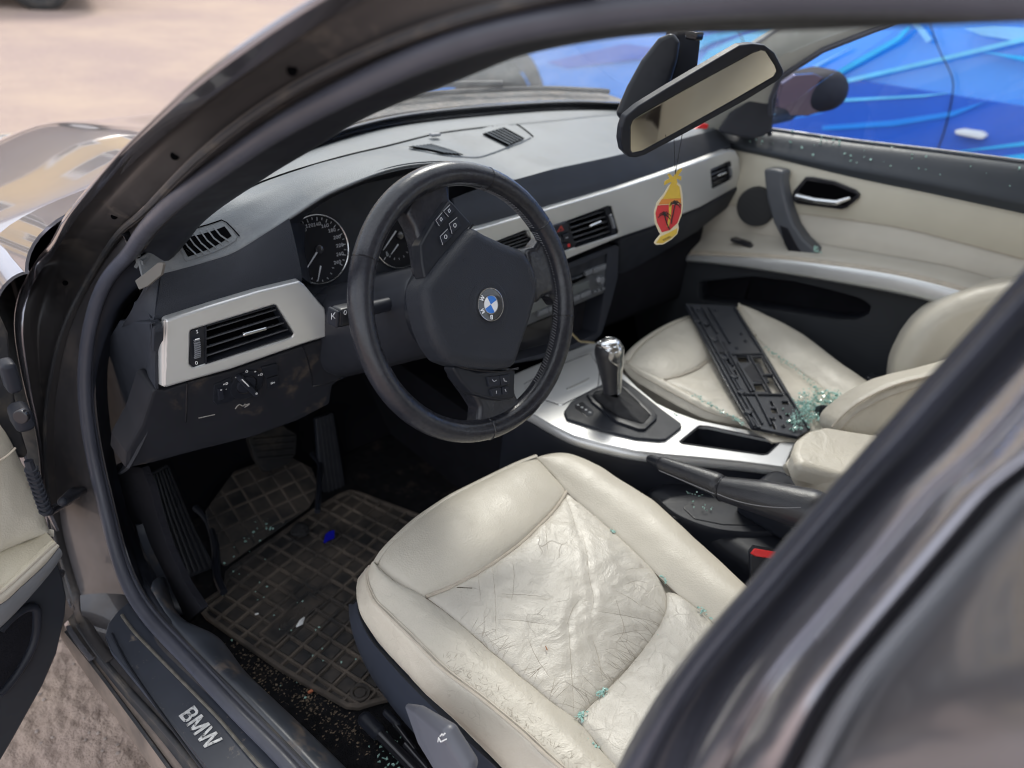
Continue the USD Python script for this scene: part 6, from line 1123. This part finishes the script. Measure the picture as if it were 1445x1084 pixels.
fl_n, fl_p = np.array([0, -.35, .94]), at(385, 755, 'z', ZM); fl_n = fl_n / np.linalg.norm(fl_n); fr2_ = frame2(fl_n); gf = poly_on(um, fl_n, fl_p, .006, fl_p, fr2_); bx0, by0, bx1, by1 = gf.bounds
bars = [bar(np.array([bx0 - .02, by0 + k * .034]), np.array([bx1 + .02, by0 + k * .034]), .004) for k in range(14)] + [bar(np.array([bx0 + k * .034, by0 - .02]), np.array([bx0 + k * .034, by1 + .02]), .004) for k in range(14)]
obj('flap_ribs', slab(union_all(bars).intersection(gf.buffer(-.003)), fl_p + fl_n * .0035, fr2_[0], fr2_[1], fl_n, .005, .0008, .03, 1), rib_rubber, fm)
# number plate holder on the passenger seat
ZH = .596; HNn = np.array([-.03, -.06, 1.0]); HPp = at(1050, 520, 'z', ZH)
ho = [(967, 428), (1003, 430), (1038, 432), (1060, 466), (1085, 506), (1110, 548), (1144, 606), (1126, 616), (1078, 606), (1062, 603), (1040, 568), (1020, 532), (996, 484)]
hol = [[(1060, 504), (1075, 503), (1088, 526), (1074, 528)], [(1074, 531), (1090, 530), (1104, 554), (1088, 555)], [(1063, 541), (1076, 541), (1083, 553), (1067, 552)], [(1039, 502), (1054, 502), (1058, 511), (1043, 511)]]
hol += [[(1024, 506), (1027, 506), (1031, 514), (1028, 514)], [(1035, 522), (1038, 522), (1042, 530), (1039, 530)], [(1086, 566), (1090, 566), (1093, 573), (1089, 573)], [(1103, 566), (1112, 566), (1114, 571), (1105, 571)], [(1087, 576), (1096, 576), (1098, 583), (1090, 583)], [(1108, 583), (1112, 583), (1115, 588), (1110, 588)], [(1099, 586), (1103, 586), (1105, 591), (1101, 591)], [(1085, 590), (1088, 590), (1096, 606), (1092, 606)], [(1115, 594), (1120, 594), (1122, 598), (1117, 598)]]
ph = thing('number_plate_holder', 'black plastic number plate holder lying across the passenger seat', 'plate holder')
hm = M('holder_plastic', (.016, .018, .023), .36, bump=.2, bscale=300, bdist=.0006, var=.25, vscale=30, rvar=.1, dirt=((.09, .085, .08), 60, .62, .8))
nh = HNn / np.linalg.norm(HNn)
obj('holder_plate', plate(ho, HNn, HPp, T=.006, bev=.001, holes=hol, hr=.0005), hm, ph)
def hrail(a, b, r=.0024, h=.002, name='rib'): obj(name, tube(resamp(np.array([at(*a, HNn, HPp + nh * h), at(*b, HNn, HPp + nh * h)]), 6), r, 6), hm, ph)
for a, b in (((1036, 434), (1141, 604)), ((970, 432), (1064, 602)), ((977, 433), (1072, 604)), ((990, 434), (1012, 470)), ((1000, 434), (1030, 484)), ((1012, 476), (1034, 516)), ((1030, 500), (1060, 553)), ((1019, 502), (1046, 550)), ((1041, 512), (1064, 552)), ((1058, 502), (1088, 555)), ((1066, 556), (1088, 600)), ((1074, 530), (1090, 529)), ((1021, 500), (1078, 499)), ((1046, 556), (1105, 557)), ((1078, 503), (1110, 556)), ((1010, 497), (1026, 497)), ((1054, 560), (1076, 598)), ((1060, 590), (1070, 604))):
    hrail(a, b)
for a in ((1012, 478), (1026, 504), (1040, 530), (1050, 552), (1060, 580), (1000, 455), (988, 452)):
    obj('clip', boxpts(at(a[0] - 4, a[1] + 2, HNn, HPp + nh * .003), (.014, .012, .006), r=.0015), hm, ph)
for a in ((985, 436), (1010, 437), (1046, 470), (1052, 480), (1040, 490), (1092, 590), (1106, 600)):
    obj('boss', disc(at(*a, HNn, HPp + nh * .003), nh, .004, .003, .0008, rin=.002), hm, ph)
obj('shallow_panel', plate([(1004, 480), (1022, 482), (1030, 497), (1014, 496)], HNn, HPp + nh * .0025, T=.003, bev=.0008), plast_smooth, ph)
obj('shallow_panel', plate([(1062, 512), (1072, 512), (1086, 540), (1062, 538), (1050, 520)], HNn, HPp + nh * .0008, T=.003, bev=.0005), plast_smooth, ph)

bb = thing('black_plastic_block', 'small black plastic block lying among broken glass on the passenger seat', 'plastic block')
BNn = np.array([-.35, -.75, .55]); obj('block', hull([(at(1151, 577, 'z', .585), .004), (at(1156, 591, 'z', .578), .004), (at(1175, 599, 'z', .578), .004), (at(1189, 582, 'z', .588), .004), (at(1160, 574, 'z', .604), .004), (at(1183, 577, 'z', .606), .004)], 1), plast_smooth, bb, smooth=20)

# broken window glass
def shards(pts, spread, n, z, s0=.0009, s1=.0024, lift=.0015):
    out = []
    P = np.array([at(a, b, 'z', z) for a, b in pts])
    for _ in range(n):
        i = RNG.integers(0, len(P) - 1) if len(P) > 1 else 0; t = RNG.random(); c_ = P[i] * (1 - t) + P[min(i + 1, len(P) - 1)] * t + np.r_[RNG.normal(0, spread, 2), abs(RNG.normal(0, lift))]
        r = RNG.uniform(s0, s1); v = RNG.normal(0, 1, (9, 3)); v /= np.abs(v).max(1, keepdims=True); v *= np.array([1, .8, .7]) * r; out.append(trimesh.Trimesh(vertices=v + c_).convex_hull)
    return out
def pile(name, label, ms): m = cat(*ms); tag(obj(name, m, shard, smooth=False), label, 'broken glass', kind='stuff')
big = []
for _ in range(900):
    u, w = RNG.random(), RNG.random() ** .7
    px, py = 1118 + 90 * u + RNG.normal(0, 6), 560 + 46 * w + RNG.normal(0, 4) - 14 * math.sin(math.pi * u)
    c_ = at(px, py, 'z', .584 + .010 * RNG.random() * (1 - abs(u - .5))); r = .0012 + .0030 * RNG.random() ** 2; v = RNG.normal(0, 1, (9, 3)); v /= np.abs(v).max(1, keepdims=True); v *= np.array([1, .8, .7]) * r; big.append(trimesh.Trimesh(vertices=v + c_).convex_hull)
pile('glass_heap', 'heap of green broken window glass at the back of the passenger seat', big)
pile('glass_in_far_seam', 'green glass crumbs along the far seam of the passenger seat', shards([(1078, 490), (1104, 508), (1130, 526), (1150, 545), (1160, 556)], .0035, 90, .582))
pile('glass_in_near_seam', 'green glass crumbs along the near edge of the passenger seat', shards([(978, 558), (1004, 572), (1030, 588), (1050, 600)], .003, 90, .580))
pile('glass_in_cushion_crease', 'green glass crumbs in the rear crease of the driver seat cushion', shards([(816, 1014), (826, 1004)], .002, 26, .550) + shards([(846, 982), (856, 974)], .002, 22, .549) + shards([(928, 902), (940, 888), (952, 874), (960, 862)], .0022, 46, .548) + shards([(828, 1044), (842, 1056)], .002, 22, .55))
pile('glass_by_right_bolster', 'glass crumbs beside the right bolster of the driver seat', shards([(862, 748), (868, 752)], .0012, 10, .556) + shards([(934, 814), (942, 824)], .0015, 16, .556) + shards([(980, 852), (1006, 876)], .0015, 14, .556))
pile('glass_by_handbrake', 'clear glass crumbs in the dish beside the handbrake', shards([(970, 698), (990, 700)], .003, 9, .522, .0008, .0018) + shards([(985, 712), (1005, 722)], .006, 9, .520, .0008, .002) + shards([(951, 584), (956, 588)], .0015, 7, .575))
pile('glass_on_floor', 'glass crumbs scattered over the driver floor mat and carpet', shards([(300, 790), (380, 745)], .015, 12, .292, .001, .003) + shards([(330, 800), (480, 900)], .04, 22, .291, .0007, .0020) + shards([(350, 915), (470, 1000)], .03, 14, .282, .0008, .0026) + shards([(545, 1040), (560, 1075)], .012, 40, .285, .001, .003) + shards([(362, 738), (376, 742)], .01, 12, .294, .001, .003))
pile('glass_on_door_rail', 'glass crumbs on the passenger door rail and armrest', [trimesh.Trimesh(vertices=(lambda v: v / np.abs(v).max(1, keepdims=True) * RNG.uniform(.001, .0028))(RNG.normal(0, 1, (8, 3))) + (bo[i] * t + bc[i] * (1 - t) + [0, 0, .008])).convex_hull for i, t in zip(RNG.integers(6, 50, 46), RNG.random(46))] + [trimesh.Trimesh(vertices=(lambda v: v / np.abs(v).max(1, keepdims=True) * RNG.uniform(.0015, .003))(RNG.normal(0, 1, (8, 3))) + at(1152 + RNG.normal(0, 3), 352 + RNG.normal(0, 3), 'x', .64)).convex_hull for _ in range(16)])
# floor litter
crumbs = []
for _ in range(520):
    t = RNG.random(); q = at(330 + 190 * t + RNG.normal(0, 14), 905 + 130 * t + RNG.normal(0, 12) + 14, 'z', .274); r = RNG.uniform(.0004, .0015)
    crumbs.append(trimesh.Trimesh(vertices=q + RNG.normal(0, 1, (7, 3)) * r * np.array([1, RNG.uniform(.3, 1), .5])).convex_hull)
tag(obj('dirt_crumbs', cat(*crumbs), M('dirt_crumb', (.21, .16, .11), .9, var=.6, vscale=120), smooth=False), 'brown dirt crumbs and straw on the carpet beside the floor mat', 'dirt', kind='stuff')
def bit(name, label, c_, m, pts): t = thing(name, label, c_); obj('piece', pts, m, t)
bit('blue_chip', 'small bright blue plastic chip on the driver floor mat', 'plastic chip', M('bright_blue_plastic', (.002, .003, .22), .6, spec=.05), plate([(456, 766), (459, 754), (464, 750), (472, 748), (472, 760), (464, 763), (458, 767)], np.array([-.5, -.6, .6]), at(464, 758, 'z', ZM + .012), T=.002, bev=.0005))
v = trimesh.creation.icosphere(3, .017).vertices; v = v * [1, .9, .7] * (1 + .35 * (meshkit.fbm(v * 90 + 5, 3, 77)[:, None] - .5) * 2)
bit('black_lump', 'crumpled black lump of rubber lying on the floor mat', 'rubber lump', M('matt_black', (.006, .006, .007), .8, bump=.8, bscale=200), trimesh.Trimesh(v + at(424, 748, 'z', ZM + .010), trimesh.creation.icosphere(3, 1).faces))
bit('white_scrap', 'crumpled white scrap on the floor mat grid', 'scrap', white, hull([(at(419, 884, 'z', ZM + .006), .0016), (at(424, 876, 'z', ZM + .010), .0018), (at(429, 872, 'z', ZM + .005), .0016), (at(426, 880, 'z', ZM + .004), .002)], 1))
bit('white_crumb', 'tiny white crumb by the left edge of the floor mat', 'scrap', white, hull([(at(361, 867, 'z', ZM + .004), .0018), (at(364, 866, 'z', ZM + .005), .0014)], 1))
bit('orange_chip', 'small orange chip on the carpet beside the floor mat', 'plastic chip', M('orange_clay', (.45, .15, .07), .7, var=.2), boxpts(at(438, 976, 'z', .279), (.008, .005, .004), r=.0012))
bit('brown_chip', 'small brown crumb beside the seat rail', 'scrap', M('brown_clay', (.30, .13, .07), .8, var=.2), boxpts(at(524, 1036, 'z', .279), (.006, .005, .005), r=.0012))
bit('seat_splinter', 'tiny brown splinter on the driver seat cushion', 'splinter', M('brown_wood', (.35, .17, .08), .8), hull([(at(770, 912, 'z', .561), .0006), (at(772, 917, 'z', .561), .0008)], 1))
bit('dark_straw', 'short dark straw lying on the driver seat cushion', 'straw', M('dark_straw', (.06, .05, .03), .8), hull([(at(645, 829, 'z', .566), .0006), (at(666, 830, 'z', .566), .0006)], 1))
